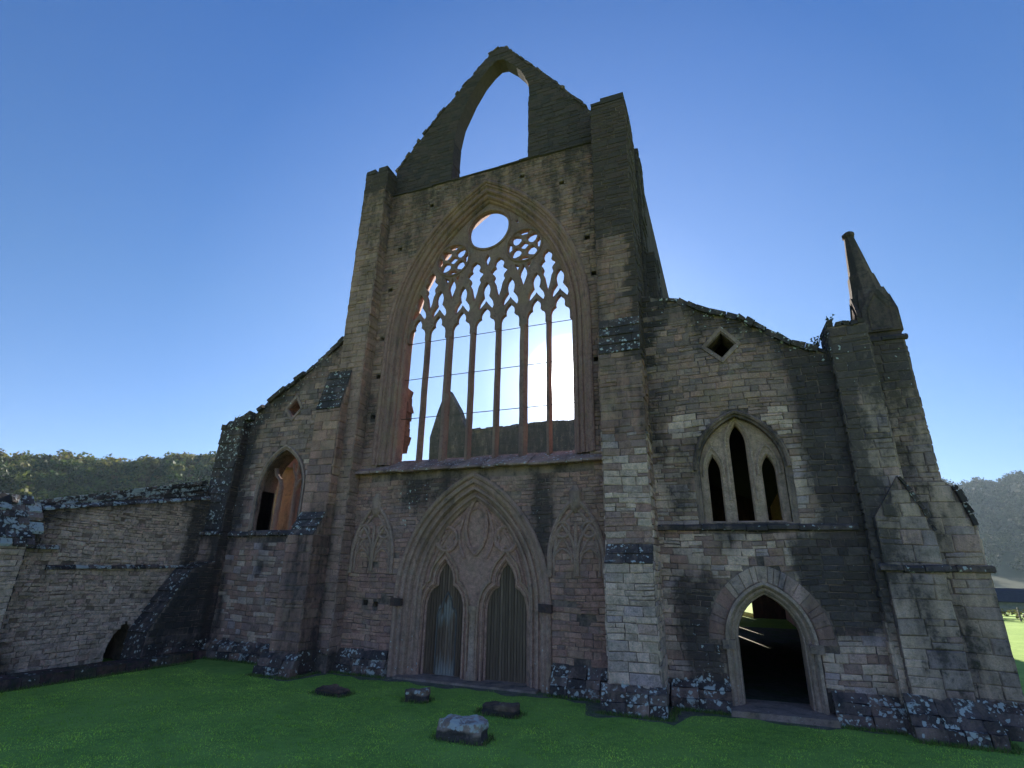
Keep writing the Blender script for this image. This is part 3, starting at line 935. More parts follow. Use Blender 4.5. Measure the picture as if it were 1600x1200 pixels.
# doors: planks cut to the trefoil head
def door_top(x):
    P = door_loop(0)[1:-1]
    xs = [z for (a, za), (b, zb) in zip(P, P[1:]) for z in ([za + (zb - za) * (x - a) / (b - a)] if (a <= x <= b and b > a) else [])]
    return max(xs) if xs else 1.62
def make_door(cx, wicket, label):
    d = thing_part("door", portal)
    d["label"] = label
    n = 15
    w = 1.24 / n
    for i in range(n):
        x0 = -.62 + i * w; x1 = x0 + w
        xm = (x0 + x1) / 2
        t0 = door_top(max(-.615, x0 + .004)); t1 = door_top(min(.615, x1 - .004))
        g = .006
        j = random.uniform(-.007, .007)
        base = (.20, .125, .085) if wicket else (.19, .125, .085)
        k = random.uniform(.7, 1.35)
        tint = tuple(c * k for c in base)
        m = MB()
        y0, y1 = .10 + j, .16
        nz = 10
        vsn = []
        for q in range(nz + 1):
            f = q / nz
            for (xx, tt) in ((x0 + g, t0), (x1 - g, t1)):
                z = .02 + (tt - .02) * f
                for y in (y0, y1): vsn.append((cx + xx, y, z))
        fs = []
        for q in range(nz):
            o = q * 4
            fs += [(o, o + 2, o + 6, o + 4), (o + 1, o + 5, o + 7, o + 3), (o, o + 4, o + 5, o + 1), (o + 2, o + 3, o + 7, o + 6)]
        fs += [(nz * 4, nz * 4 + 2, nz * 4 + 3, nz * 4 + 1)]
        def wear(p, xm=xm):
            if not wicket: return (0, .02 if p[2] > .12 else .2, 0)
            dx = abs(xm - .08)
            inside = dx < .30 and p[2] < (1.72 if dx > .12 else 2.0)
            return (0, (.42 if inside else .12) + (.38 * max(0, 1 - p[2] / .5) if dx < .28 else 0) + (.22 if inside and p[2] > 1.4 else 0), 0)
        m.add(vsn, fs, tint, wear)
        m.build("plank", WOOD, d)
    if wicket:
        P = [(-.28, .05), (-.28, 1.5), (-.24, 1.62), (-.13, 1.70), (-.12, 1.82), (-.06, 1.95), (0, 2.05)]
        P = P + [(-x, z) for x, z in reversed(P[:-1])]
        m = MB(); sweep(m, [(cx + .08 + x, z) for x, z in P], [(0, .10), (.0, .075), (.035, .075), (.035, .10)], FRONT, (.15, .13, .12), (0, .4, 0))
        m.build("wicket_frame", WOOD, d)
    return d
def thing_part(name, parent):
    o = bpy.data.objects.new(name, None); COL.objects.link(o); o.parent = parent; o.empty_display_size = .2
    return o
# a door is a part (two levels below the church is the limit, so it hangs on the church itself)
portal_keep = portal
portal = church
make_door(-0.935, True, "plank door with a pale bleached wicket outlined on it")
make_door(0.935, False, "plain dark plank door right of the middle post")
portal = portal_keep

# blind panels beside the portal
def blind_panel(cx, sx, w):
    m = MB()
    tint = (.225, .19, .15)
    W = lambda p: (.2, .06, .03)
    sweep(m, arch(cx, w, 3.0, w * 2.75, 2.55), roll(0, -.39, .06), FRONT, tint, W, False, True)
    sweep(m, arch(cx, w - .12, 3.0, (w - .12) * 2.75, 2.6), roll(0, -.37, .035), FRONT, tint, W, False, True)
    for q in (-1, 1):
        c2 = cx + q * w * .5
        sweep(m, arch(c2, w * .46, 3.05, w * 1.5, 2.6), roll(0, -.385, .045), FRONT, tint, W, False, True)
        sweep(m, circle(c2, 3.72, .19, 20), roll(0, -.385, .04), FRONT, tint, W, True, True)
        sweep(m, arch(c2, w * .36, 2.9, w * .5, 2.55)[1:-1], roll(0, -.38, .03), FRONT, tint, W, False, True)
        sweep(m, [(c2 - w * .36, 3.1), (c2 - .06, 3.45), (c2, 3.5), (c2 + .06, 3.45), (c2 + w * .36, 3.1)], roll(0, -.37, .028), FRONT, tint, W, False, True)
    sweep(m, [(cx, 3.0), (cx, 3.9)], roll(0, -.39, .05), FRONT, tint, W, False, True)
    # worn niche figure bracket
    vs_ = []
    for i, (z, r) in enumerate(((4.15, .04), (4.25, .13), (4.4, .18), (4.7, .17), (4.85, .08))):
        for k in range(9):
            a = math.pi * k / 8
            vs_.append((cx + r * math.cos(a), -.36 - .8 * r * math.sin(a), z))
    m.add(vs_, [(i * 9 + k, i * 9 + k + 1, i * 9 + k + 10, i * 9 + k + 9) for i in range(4) for k in range(8)], tint, (.25, .1, .05))
    return m.build("blind_panel", STONE, church)
blind_panel(-3.22, -1, .72)
blind_panel(3.0, 1, .72)

# --- buttresses: a stepped outline in Y and Z, drawn out along X
def buttress(name, x0, x1, profile, pal, wearf=wear_front, back=0.5, hmin=.14, hmax=.26, sides=(-1, 1), lmin=.25, lmax=.6, zmin=0.0, palf=None):
    m = MB()
    lp = profile
    plate(m, lp, [], x0, x1, SIDE, C_MORTAR, MW)
    b = m.build(name, STONE, church)
    for (ya, za), (yb, zb) in zip(profile, profile[1:]):
        if ya > back - .01 or yb > back - .01 or zb <= za: continue
        if abs(yb - ya) < .02:
            facing('church', b, FRONT, ya, -1, [[(x0, max(za, zmin)), (x1, max(za, zmin)), (x1, zb), (x0, zb)]], hmin, hmax, lmin, lmax, pal, wearf, palf=palf)
        else:                                   # sloping weathering: its own little slabs
            L = math.hypot(yb - ya, zb - za)
            n = max(1, round(L / .3))
            for q in range(n):
                f0, f1 = q / n, (q + 1) / n
                xx = x0
                while xx < x1 - .01:
                    l = random.uniform(.25, .5)
                    if x1 - xx - l < .18: l = x1 - xx
                    sm = MB()
                    y_0, z_0 = ya + (yb - ya) * f0, za + (zb - za) * f0
                    y_1, z_1 = ya + (yb - ya) * f1, za + (zb - za) * f1
                    o = random.uniform(.02, .05)
                    nn = (-(zb - za) / L * o, (yb - ya) / L * o)
                    sm.add([(xx + .006, y_0 + nn[0] - .015, z_0 + nn[1]), (xx + l - .006, y_0 + nn[0] - .015, z_0 + nn[1]), (xx + l - .006, y_1 + nn[0] * .4, z_1 + nn[1] * .4), (xx + .006, y_1 + nn[0] * .4, z_1 + nn[1] * .4),
                            (xx + .006, y_0 + .05, z_0 - .02), (xx + l - .006, y_0 + .05, z_0 - .02), (xx + l - .006, y_1 + .05, z_1), (xx + .006, y_1 + .05, z_1)],
                           [(0, 1, 2, 3), (0, 1, 5, 4), (1, 2, 6, 5), (3, 2, 6, 7), (0, 3, 7, 4)], pick('dark'), (.55, .5, .08))
                    sm.build("weathering_slab", STONE, b)
                    xx += l
    for s in sides:
        facing('church', b, SIDE, x1 if s > 0 else x0, s, [[(y, max(z, zmin)) for y, z in lp]], hmin, hmax, lmin, lmax, pal, wearf, palf=palf, pmax=.045)
    return b
up_prof = lambda top: [(-.85, -.2), (-.85, top), (.72, top), (.72, -.2)]
b = buttress("buttress", 3.93, 5.02, [(-1.40, -.2), (-1.40, 2.88), (-1.10, 3.32), (-1.10, 8.2), (-.85, 9.3), (-.85, 17.15), (.72, 17.15), (.72, -.2)], 'buff',
             palf=lambda u, v: 'buff' if v < 3.3 else (random.choice(['buff', 'grey']) if v < 6 else random.choice(['grey', 'warm'])), hmin=.11, hmax=.23)
b["label"] = "tall stepped buttress right of the great window, paler at its foot"
for xa, xb, h in ((3.93, 4.25, .12), (4.25, 5.02, .22)):
    m = MB(); m.box(xa, xb, -.88, .6, 17.15, 17.15 + h, (.12, .11, .10), (.8, .15, 0), .015); m.build("cap_stone", STONE, b)
b = buttress("buttress", -4.96, -4.0, up_prof(17.05), 'grey', zmin=0.4)
for xa, xb, h in ((-4.96, -4.52, .2), (-4.40, -4.0, .22)):
    m = MB(); m.box(xa, xb, -.88, .6, 17.05, 17.05 + h, (.16, .145, .12), (.7, .3, 0), .02); m.build("cap_stone", STONE, b)
b = buttress("buttress", -5.36, -4.42, [(-1.60, -.2), (-1.60, 3.55), (-1.20, 4.25), (-1.20, 7.5), (-.86, 8.9), (-.3, 9.0), (-.3, -.2)], 'warm', hmin=.2, hmax=.36, lmin=.3, lmax=.7)
b["label"] = "lower stepped buttress at the left of the portal with lichened slopes"

# side wall of the nave behind the right buttress, seen past its edge
def ragged(name, x0, x1, y0, y1, z0, z1, pal='dark', wear=(.7, .1, 0)):
    m = MB()
    m.box(x0, x1, y0, y1, z0, z1, C_MORTAR, wear)
    o = m.build(name, STONE, church)
    facing('church', o, FRONT, y0, -1, [[(x0, z0), (x1, z0), (x1, z1), (x0, z1)]], .18, .3, .2, .5, pal, lambda p: wear)
    facing('church', o, SIDE, x1, 1, [[(y0, z0), (y1, z0), (y1, z1), (y0, z1)]], .18, .3, .2, .6, pal, lambda p: wear, pmin=.01, pmax=.07)
    return o
ragged("clerestory_pier", 4.4, 5.12, .70, 1.9, 8.0, 16.45)
ragged("clerestory_pier", 4.5, 5.42, .80, 1.8, 8.0, 12.3)

# --- south aisle west wall
AX0, AX1 = 4.9, 9.7
door_a = dict(cx=7.25, w=.66, spring=1.32, R=1.06)
a_door = arch(7.25, .85, 1.32, 1.25, -.3)
l_arch = arch(7.10, .95, 5.12, 1.40, 3.86)
diam = [(6.99, 8.06), (7.33, 8.39), (7.03, 8.76), (6.66, 8.39)]
top_r = [(x, z) for x, z in reversed(AISLE_TOP)]
m = MB()
lp = [(AX0, -.3)] + a_door + [(AX1, -.3)] + top_r
plate(m, lp, [l_arch, diam], -.20, .55, FRONT, C_MORTAR, MW)
aisle_s = m.build("aisle_wall", STONE, church)
aisle_s["label"] = "right aisle wall with three lancets above an open doorway"
def pal_s(u, v):
    if v > 6.5: return 'dark' if random.random() < .5 else 'grey'
    return random.choice(['buff', 'buff', 'grey'])
_up = arch(7.25, .85, 1.32, 1.25, 1.30, .44)
DOOR_EXC = [(6.32, .2), (6.32, 1.30)] + _up + [(8.18, 1.30), (8.18, .2)]
face = [(AX0, .45), (AX1, .45)] + top_r
facing('church', aisle_s, FRONT, -.20, -1, [face, arch(7.10, .95, 5.12, 1.40, 3.66, .14), DOOR_EXC, offset_loop(diam, .14)],
       .09, .20, .18, .54, 'buff', palf=pal_s, pmax=.034)
# coping steps along the raking top
def coping(P, y0, parent, size=.34):
    block_row("coping_stone", parent, [(x, .50, z - .02) for x, z in P], (0, 0, 1), size, (.80, .12), 'dark', (.55, .5, .05), jit=.03)
coping(AISLE_TOP[1:-1], -.3, aisle_s)
# diamond frame
m = MB()
sweep(m, diam, [(0.0, -.20), (.0, .3)], FRONT, C_PALE, (.3, .2, 0), True)
sweep(m, diam[::-1], [(0.0, -.12), (.03, -.24), (.12, -.25), (.14, -.19)], FRONT, (.22, .19, .16), (.35, .3, 0), True)
m.build("diamond_frame", STONE, aisle_s)
# lancet group
def lancet(x0, x1, z0, zs, za):
    cx = (x0 + x1) / 2; w = (x1 - x0) / 2
    h = za - zs
    R = (w * w + h * h) / (2 * w)
    return arch(cx, w, zs, R, z0, 0, 6)
lanc = [lancet(6.33, 6.62, 3.92, 5.12, 5.52), lancet(6.91, 7.28, 3.92, 5.82, 6.30), lancet(7.57, 7.87, 3.92, 5.08, 5.46)]
m = MB()
hl = [list(reversed(h)) for h in lanc]
plate(m, arch(7.10, .97, 5.12, 1.42, 3.84), hl, .02, .30, FRONT, (.27, .235, .18), (.1, .08, .03), ch=.05)
lancets = m.build("lancet_window", STONE, aisle_s)
m = MB()
sweep(m, arch(7.10, .95, 5.12, 1.40, 3.88), [(.0, .03), (.0, -.12), (.05, -.15), (.06, -.21)], FRONT, (.26, .225, .175), (.15, .1, 0))
sweep(m, arch(7.10, .95, 5.12, 1.40, 4.95, .0)[1:-1], [(.06, -.19), (.06, -.27), (.11, -.30), (.15, -.27), (.15, -.18)], FRONT, (.21, .18, .15), (.4, .25, 0))
for q, (cx, sx) in enumerate(((6.475, 1), (7.72, 1))):
    sweep(m, lancet(cx - .24, cx + .24, 5.0, 5.12, 5.74), roll(0, .0, .03), FRONT, (.26, .23, .18), (.12, .1, 0), False, True)
sweep(m, lancet(6.80, 7.39, 4.4, 5.75, 6.46), roll(0, .0, .035), FRONT, (.26, .23, .18), (.12, .1, 0), False, True)
m.build("window_moulding", STONE, aisle_s)
# string courses
ledge_row("string_stone", 5.02, 9.3, -.19, -.32, 3.84, 3.79, .10, .62, 'dark', (.55, .32, 0), aisle_s)
# doorway: mouldings, reveal, voussoirs
m = MB()
apx = arch(7.25, .85, 1.32, 1.25, .05)
sweep(m, apx, [(.06, -.19), (.06, -.28), (.0, -.30), (-.04, -.24), (-.06, -.16), (-.10, -.17), (-.14, -.12), (-.16, -.04), (-.19, -.03), (-.21, .10), (-.21, .54)], FRONT, (.25, .23, .185),
      lambda p: (.12, .05 + (.35 if p[2] < .5 and p[0] < 7 else 0), .03))
m.build("doorway_moulding", STONE, aisle_s)
pin = arch(7.25, .85, 1.32, 1.25, 1.0, .07, 16); pou = arch(7.25, .85, 1.32, 1.25, 1.0, .42, 16)
idx = [i for i in range(3, len(pin) - 4)]
k = 1
while k < len(pin) - 2:
    st = 1 if random.random() < .45 else 2
    st = min(st, len(pin) - 2 - k)
    mid = (len(pin) - 1) / 2
    m = MB()
    o = random.uniform(.008, .03)
    e = random.uniform(-.06, .03)
    qd = [pin[k], pin[k + st], pou[k + st], pou[k]]
    c = (sum(p[0] for p in qd) / 4, sum(p[1] for p in qd) / 4)
    qd = [(c[0] + (p[0] - c[0]) * .94, c[1] + (p[1] - c[1]) * .955) for p in qd]
    qi = [(c[0] + (p[0] - c[0]) * .86, c[1] + (p[1] - c[1]) * .90) for p in qd]
    m.add([FRONT(u, v, -.17) for u, v in qd] + [FRONT(u, v, -.20 - o * .4) for u, v in qd] + [FRONT(u, v, -.20 - o) for u, v in qi],
          [(8, 9, 10, 11)] + [f for a in range(4) for f in ((a, (a + 1) % 4, 4 + (a + 1) % 4, 4 + a), (4 + a, 4 + (a + 1) % 4, 8 + (a + 1) % 4, 8 + a))], pick('grey' if abs(k - mid) > 7 else 'buff'), (.32, .12, .02))
    m.build("voussoir", STONE, aisle_s)
    k += st
for sx in (-1, 1):
    m = MB(); cx = 7.25 + sx * .86
    m.box(cx - .13, cx + .13, -.31, -.12, 1.16, 1.34, (.22, .20, .17), (.35, .2, 0), .02); m.build("impost", STONE, aisle_s)
m = MB(); m.box(6.3, 8.25, -.75, .6, -.25, .08, (.2, .185, .16), (.3, .2, .12), .02); m.build("door_step", STONE, aisle_s)

# --- plinths: rough moulded courses at the foot of the walls
def plinth(x0, x1, y, parent, z0=-.2, zt=.50, out_=.34, size=.5):
    x = x0
    while x < x1 - .01:
        L = size * random.uniform(.6, 1.35)
        if x1 - x - L < size * .45: L = x1 - x
        for (za, zb, oa, ob_) in ((z0, .16, out_, out_ * .9), (.165, .34, out_ * .72, out_ * .55), (.345, zt, out_ * .5, .02)):
            m = MB()
            j = lambda k_=.022: random.uniform(-k_, k_)
            vs_ = []
            for xx in (x + .006, x + L * .5, x + L - .006):
                vs_ += [(xx, y + .02, za), (xx + j(.01), y - oa + j(.035), za + (0 if za < 0 else j(.01))), (xx + j(.01), y - ob_ + j(.035), zb + j()), (xx, y + .02, zb + j(.01))]
            fs = [(0, 1, 2, 3), (8, 11, 10, 9)]
            for q in range(2):
                for r in range(4):
                    fs.append((q * 4 + r, q * 4 + (r + 1) % 4, q * 4 + 4 + (r + 1) % 4, q * 4 + 4 + r))
            m.add(vs_, fs, pick(random.choice(['dark', 'grey'])), (random.uniform(.36, .60), random.uniform(.38, .70), random.uniform(0, .25)))
            m.build("plinth_stone", ROUGH, parent)
        x += L
plinth(5.1, 6.35, -.20, aisle_s)
plinth(8.25, 9.5, -.20, aisle_s, out_=.42)
plinth(-4.2, -2.35, -.35, nave_wall, out_=.25, zt=.55)
plinth(2.35, 3.9, -.35, nave_wall, out_=.34, zt=.6)
plinth(3.78, 5.14, -1.40, church, out_=.26, zt=.46, size=.42)
plinth(-5.55, -4.3, -1.60, church, out_=.30, zt=.48, size=.42)
plinth(-9.9, -5.5, -.20, church, out_=.36, zt=.46)

# --- south-west corner: stepped buttresses, turret and pinnacle
b = buttress("corner_buttress", 9.42, 10.22, [(-.46, -.2), (-.46, 8.42), (.5, 8.42), (.5, -.2)], 'buff', back=.4)
for q in range(5):
    x0 = 9.42 + q * .16
    m = MB(); m.box(x0, x0 + .155, -.5, .4, 8.40, 8.52 + random.uniform(-.03, .07), pick('dark'), (.7, .4, .1), .03); m.build("cap_stone", ROUGH, b)
g_out = [(9.56, -.2), (10.54, -.2), (10.54, 3.6), (10.36, 4.2), (10.12, 4.75), (9.86, 4.35), (9.56, 3.9)]
m = MB(); plate(m, g_out, [], -.62, .5, FRONT, C_MORTAR, MW)
b = m.build("gabled_buttress", STONE, church)
facing('church', b, FRONT, -.62, -1, [[(u, max(v, .4)) for u, v in g_out]], .2, .36, .3, .6, 'buff')
facing('church', b, SIDE, 9.56, -1, [[(-.62, .4), (.0, .4), (.0, 3.9), (-.62, 3.9)]], .2, .36, .2, .5, 'dark')
for pth in ([(10.12, -.05, 4.72), (10.36, -.05, 4.18), (10.54, -.05, 3.6)],):
    block_row("coping_stone", b, pth, (0, 0, 1), .17, (.60, .055), 'dark', (.55, .5, .1), jit=.02)
s_out = [(10.42, -.2), (11.50, -.2), (11.50, 2.90), (11.46, 3.05), (11.46, 3.75), (11.40, 4.05), (11.28, 4.55), (11.1, 4.72), (10.42, 4.72)]
m = MB(); plate(m, s_out, [], .10, 1.7, FRONT, C_MORTAR, MW)
b = m.build("south_buttress", STONE, church)
facing('church', b, FRONT, .10, -1, [[(u, max(v, .3)) for u, v in s_out]], .2, .36, .3, .6, 'buff')
facing('church', b, SIDE, 11.48, 1, [[(.1, .3), (1.7, .3), (1.7, 3.9), (.1, 3.9)]], .2, .36, .3, .6, 'buff')
block_row("coping_stone", b, [(11.45, 1.0, 3.75), (11.37, 1.0, 4.15), (11.24, 1.0, 4.6)], (1, 0, .5), .22, (.95, .08), 'dark', (.6, .4, .15), jit=.03)
# string round the corner
ledge_row("string_stone", 9.45, 10.62, -.60, -.72, 2.97, 2.93, .10, .5, 'dark', (.5, .4, 0), b)
ledge_row("string_stone", 10.62, 11.58, .12, -.02, 2.97, 2.93, .10, .5, 'dark', (.5, .45, 0), b)
plinth(9.4, 10.75, -.62, b, out_=.48, zt=.62, size=.36)
plinth(10.75, 11.7, .10, b, out_=.40, zt=.5, size=.5)
# turret shaft
m = MB(); m.box(10.38, 11.17, .40, 1.3, 4.5, 8.3, C_MORTAR, MW)
tur = m.build("turret", STONE, church)
facing('church', tur, FRONT, .40, -1, [[(10.2, 4.6), (11.17, 4.6), (11.13, 8.25), (10.2, 8.25)]], .18, .3, .25, .5, 'buff')
facing('church', tur, SIDE, 11.17, 1, [[(.4, 4.6), (1.3, 4.6), (1.3, 8.25), (.4, 8.25)]], .18, .3, .25, .5, 'buff')
ledge_row("string_stone", 10.30, 11.24, .44, .33, 8.36, 8.33, .09, .5, 'dark', (.6, .2, 0), tur)
# pinnacle: square shaft with gablets, tapering spire and knob
pin_ = thing_part("pinnacle", church)
PX, PY = 10.78, .86
T_P = (.12, .105, .09); W_P = (.5, .06, .1)
m = MB()
def ring_(h, z, n=4, rot=math.pi / 4, cx=PX, cy=PY): return [(cx + h * math.cos(rot + 2 * math.pi * k / n), cy + h * math.sin(rot + 2 * math.pi * k / n), z) for k in range(n)]
def stack(m, rings, tint, wear):
    n = len(rings[0])
    m.add([p for r in rings for p in r], [(i * n + k, i * n + (k + 1) % n, (i + 1) * n + (k + 1) % n, (i + 1) * n + k) for i in range(len(rings) - 1) for k in range(n)] + [tuple(range((len(rings) - 1) * n, len(rings) * n))], tint, wear)
stack(m, [ring_(.55, 8.3), ring_(.53, 8.9), ring_(.50, 9.45), ring_(.40, 9.8)], T_P, W_P)
m.build("pinnacle_shaft", STONE, pin_)
for (dx, dy) in ((0, -1), (1, 0), (-1, 0), (0, 1)):
    m = MB()
    ux, uy = -dy, dx
    P = [(-.37, 8.5), (.37, 8.5), (.36, 9.12), (.10, 9.66), (-.02, 9.70), (-.36, 9.12)]
    f_ = lambda a, z, o: (PX + dx * o + ux * a, PY + dy * o + uy * a, z)
    for a, bq in ((P, .34),):
        n = len(a)
        m.add([f_(x, z, .36) for x, z in a] + [f_(x, z, .45) for x, z in a], [tuple(range(n)), tuple(range(2 * n - 1, n - 1, -1))] + [(k, (k + 1) % n, n + (k + 1) % n, n + k) for k in range(n)], T_P, W_P)
    P2 = [(-.2, 8.6), (.2, 8.6), (.2, 9.1), (0, 9.5), (-.2, 9.1)]
    sweepP = [f_(x, z, .47) for x, z in P2]
    m.add([f_(x, z, .45) for x, z in P2] + [f_(x * 1.2, (z - 9) * 1.14 + 9, .475) for x, z in P2], [(k, (k + 1) % 5, 5 + (k + 1) % 5, 5 + k) for k in range(5)], T_P, W_P)
    m.build("gablet", STONE, pin_)
m = MB()
stack(m, [ring_(.44, 9.35, 8, math.pi / 8, PX - .04), ring_(.36, 9.9, 8, math.pi / 8, PX - .06), ring_(.31, 10.30, 8, math.pi / 8, PX - .09), ring_(.275, 10.33, 8, math.pi / 8, PX - .09), ring_(.20, 10.95, 8, math.pi / 8, PX - .12), ring_(.115, 11.58, 8, math.pi / 8, PX - .15)], T_P, W_P)
m.build("spire", STONE, pin_)
m = MB()
stack(m, [ring_(.11, 11.52, 8, 0, PX - .15), ring_(.155, 11.58, 8, .2, PX - .16), ring_(.16, 11.66, 8, .1, PX - .15), ring_(.10, 11.72, 8, 0, PX - .14)], T_P, W_P)
m.build("finial_knob", STONE, pin_)

# --- north aisle west wall
nw = arch(-7.38, .92, 5.15, 1.50, 3.82)
diam_n = [(-7.33, 7.72), (-7.05, 8.02), (-7.28, 8.36), (-7.6, 8.02)]
top_n = list(reversed(NORTH_TOP))
m = MB()
lp = [(-10.3, -.3), (-4.95, -.3)] + top_n
plate(m, lp, [nw, diam_n], -.20, .55, FRONT, C_MORTAR, MW)
aisle_n = m.build("aisle_wall", STONE, church)
aisle_n["label"] = "left aisle wall with one empty pointed window"
face = [(-9.4, .4), (-5.0, .4)] + [(x, z) for x, z in top_n if x > -9.5] + [(-9.4, 7.8)]
facing('church', aisle_n, FRONT, -.20, -1, [face, arch(-7.38, .92, 5.15, 1.50, 3.62, .16), offset_loop(diam_n, .12)], .13, .25, .22, .6, 'grey',
       palf=lambda u, v: random.choice(['buff', 'grey', 'grey', 'warm']) if v < 6 else random.choice(['dark', 'grey']), pmax=.04)
block_row("coping_stone", aisle_n, [(x, .50, z - .02) for x, z in NORTH_TOP[3:]], (0, 0, 1), .34, (.80, .13), 'dark', (.6, .4, .05), jit=.03)
block_row("coping_stone", aisle_n, [(x, .45, z - .06) for x, z in NORTH_TOP[:4]], (0, 0, 1), .40, (.95, .20), 'dark', (.65, .5, .1), jit=.06)
m = MB()
sweep(m, nw, [(.0, .5), (.0, -.06), (.05, -.12), (.06, -.20), (.10, -.26), (.15, -.26), (.16, -.18)], FRONT, (.24, .215, .18), (.2, .1, 0))
m.build("window_moulding", STONE, aisle_n)
m = MB()
sweep(m, diam_n[::-1], [(0.0, .3), (0.0, -.12), (.03, -.24), (.12, -.25), (.13, -.19)], FRONT, (.22, .19, .16), (.35, .3, 0), True)
m.build("diamond_frame", STONE, aisle_n)
ledge_row("string_stone", -9.9, -6.3, -.19, -.34, 3.82, 3.74, .10, .55, 'dark', (.5, .5, 0), aisle_n)
# broken remains of the window's own tracery
def bar2(mm, pts, w, y=.16, t=.16):
    for (xa, za), (xb, zb) in zip(pts, pts[1:]):
        L_ = math.hypot(xb - xa, zb - za) or 1
        nx, nz_ = -(zb - za) / L_, (xb - xa) / L_
        rings = []
        for i in range(5):
            f = i / 4
            ww = w * random.uniform(.75, 1.2)
            cx_, cz_ = xa + (xb - xa) * f + random.uniform(-.008, .008), za + (zb - za) * f
            rings.append([(cx_ + nx * a_ * ww, y + b_ * t / 2, cz_ + nz_ * a_ * ww) for a_, b_ in ((-1, -.3), (-.4, -1), (.4, -1), (1, -.3), (1, .6), (-1, .6))])
        stack(mm, rings, (.17, .135, .11), (.25, .08, 0))
for pts, w in (([(-7.72, 3.85), (-7.70, 4.9), (-7.67, 5.35)], .075), ([(-7.02, 3.85), (-7.03, 5.1), (-7.02, 5.7), (-6.98, 6.2)], .075),
               ([(-7.67, 5.3), (-7.78, 5.55), (-7.98, 5.72), (-8.06, 5.95)], .055), ([(-7.03, 5.2), (-6.86, 5.5), (-6.68, 5.6)], .055), ([(-7.02, 5.5), (-7.2, 5.85), (-7.22, 6.1)], .045)):
    m = MB(); bar2(m, pts, w); m.build("broken_tracery", STONE, aisle_n)
b = buttress("end_buttress", -10.32, -9.3, [(-.62, -.2), (-.62, 3.7), (-.56, 3.85), (-.50, 7.45), (.4, 7.45), (.4, -.2)], 'grey', back=.3, sides=(1,), zmin=0)
ledge_row("string_stone", -10.38, -9.22, -.55, -.72, 3.80, 3.74, .10, .5, 'dark', (.5, .6, 0), b)
for q in range(4):
    x0 = -10.34 + q * .27
    m = MB(); m.box(x0, x0 + .26, -.56, .3, 7.42, 7.58 + random.uniform(-.06, .08), pick('dark'), (.6, .5, .1), .04); m.build("cap_stone", ROUGH, b)
# raking stump of masonry at the foot of the end buttress
buttress("raking_stump", -10.05, -9.25, [(-2.42, -.2), (-2.42, .1), (-2.38, .8), (-2.1, 1.3), (-1.75, 1.9), (-1.35, 2.55), (-.6, 2.8), (-.6, -.2)], 'dark', sides=(1,), hmin=.12, hmax=.2, lmin=.16, lmax=.4)

# --- inside the ruin: north aisle wall, south arcade and clerestory, added shade slab over the aisle, transept
m = MB()
nwall = [(.55, -.3), (1.0, -.3), (1.0, 3.4), (1.0, 6.6), (1.7, 7.0), (45, 6.8), (45, -.3)]
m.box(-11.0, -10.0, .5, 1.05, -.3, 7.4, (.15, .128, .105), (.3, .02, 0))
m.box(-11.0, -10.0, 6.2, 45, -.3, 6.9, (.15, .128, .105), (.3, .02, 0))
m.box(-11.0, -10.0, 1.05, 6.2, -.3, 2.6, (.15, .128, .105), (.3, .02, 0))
# splayed jambs that take the morning sun
for y0, y1 in ((1.05, 2.0), (3.2, 4.2), (5.3, 6.1)):
    m.add([(-10.0, y0, 2.6), (-10.45, y1, 2.6), (-11, y1, 2.6), (-11, y0, 2.6), (-10.0, y0, 7.2), (-10.45, y1, 7.2), (-11, y1, 7.2), (-11, y0, 7.2)],
          [(0, 1, 5, 4), (1, 2, 6, 5), (2, 3, 7, 6), (3, 0, 4, 7), (4, 5, 6, 7)], (.15, .125, .10), (.3, .02, 0))
m.box(-11.0, -10.1, 1.05, 6.2, 6.6, 7.2, (.15, .128, .105), (.3, .02, 0))
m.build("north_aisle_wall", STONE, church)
m = MB()
holes = []
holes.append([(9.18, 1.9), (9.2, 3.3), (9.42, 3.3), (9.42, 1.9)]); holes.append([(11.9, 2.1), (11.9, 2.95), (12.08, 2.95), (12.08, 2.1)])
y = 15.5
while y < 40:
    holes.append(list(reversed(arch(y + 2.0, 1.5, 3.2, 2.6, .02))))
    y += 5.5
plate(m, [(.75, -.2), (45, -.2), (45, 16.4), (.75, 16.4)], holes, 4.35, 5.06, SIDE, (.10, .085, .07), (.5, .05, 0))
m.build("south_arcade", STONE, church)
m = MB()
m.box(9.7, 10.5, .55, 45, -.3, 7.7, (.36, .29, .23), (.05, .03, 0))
m.box(5.1, 6.72, 30, 30.6, -.3, 9.6, (.10, .085, .075), (.55, .03, 0))  # added end wall blocks the bright field; dark tint stands in for shade
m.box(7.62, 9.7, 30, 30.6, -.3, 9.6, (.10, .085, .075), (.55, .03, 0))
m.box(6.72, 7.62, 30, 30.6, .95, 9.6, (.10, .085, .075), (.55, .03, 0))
m.build("south_aisle_wall_with_added_end", STONE, church)
m = MB()
m.add([(5.1, .55, 9.7), (9.9, .55, 7.5), (9.9, 40, 7.5), (5.1, 40, 9.7), (5.1, .55, 9.85), (9.9, .55, 7.65), (9.9, 40, 7.65), (5.1, 40, 9.85)],
      [(0, 1, 2, 3), (4, 5, 6, 7), (0, 1, 5, 4), (1, 2, 6, 5), (2, 3, 7, 6), (3, 0, 4, 7)], (.1, .09, .08), (.5, 0, 0))
m.build("aisle_shade_slab", SLATE, church)  # unseen slab added over the south aisle to keep its inside dark
m = MB()
m.add([(5.1, .2, ground_z + .006), (9.7, .2, ground_z + .006), (9.7, 22, ground_z + .006), (5.1, 22, ground_z + .006)], [(0, 1, 2, 3)], (.2, .16, .12))
m.build("aisle_floor", EARTH, church)
m = MB()
TY = 42
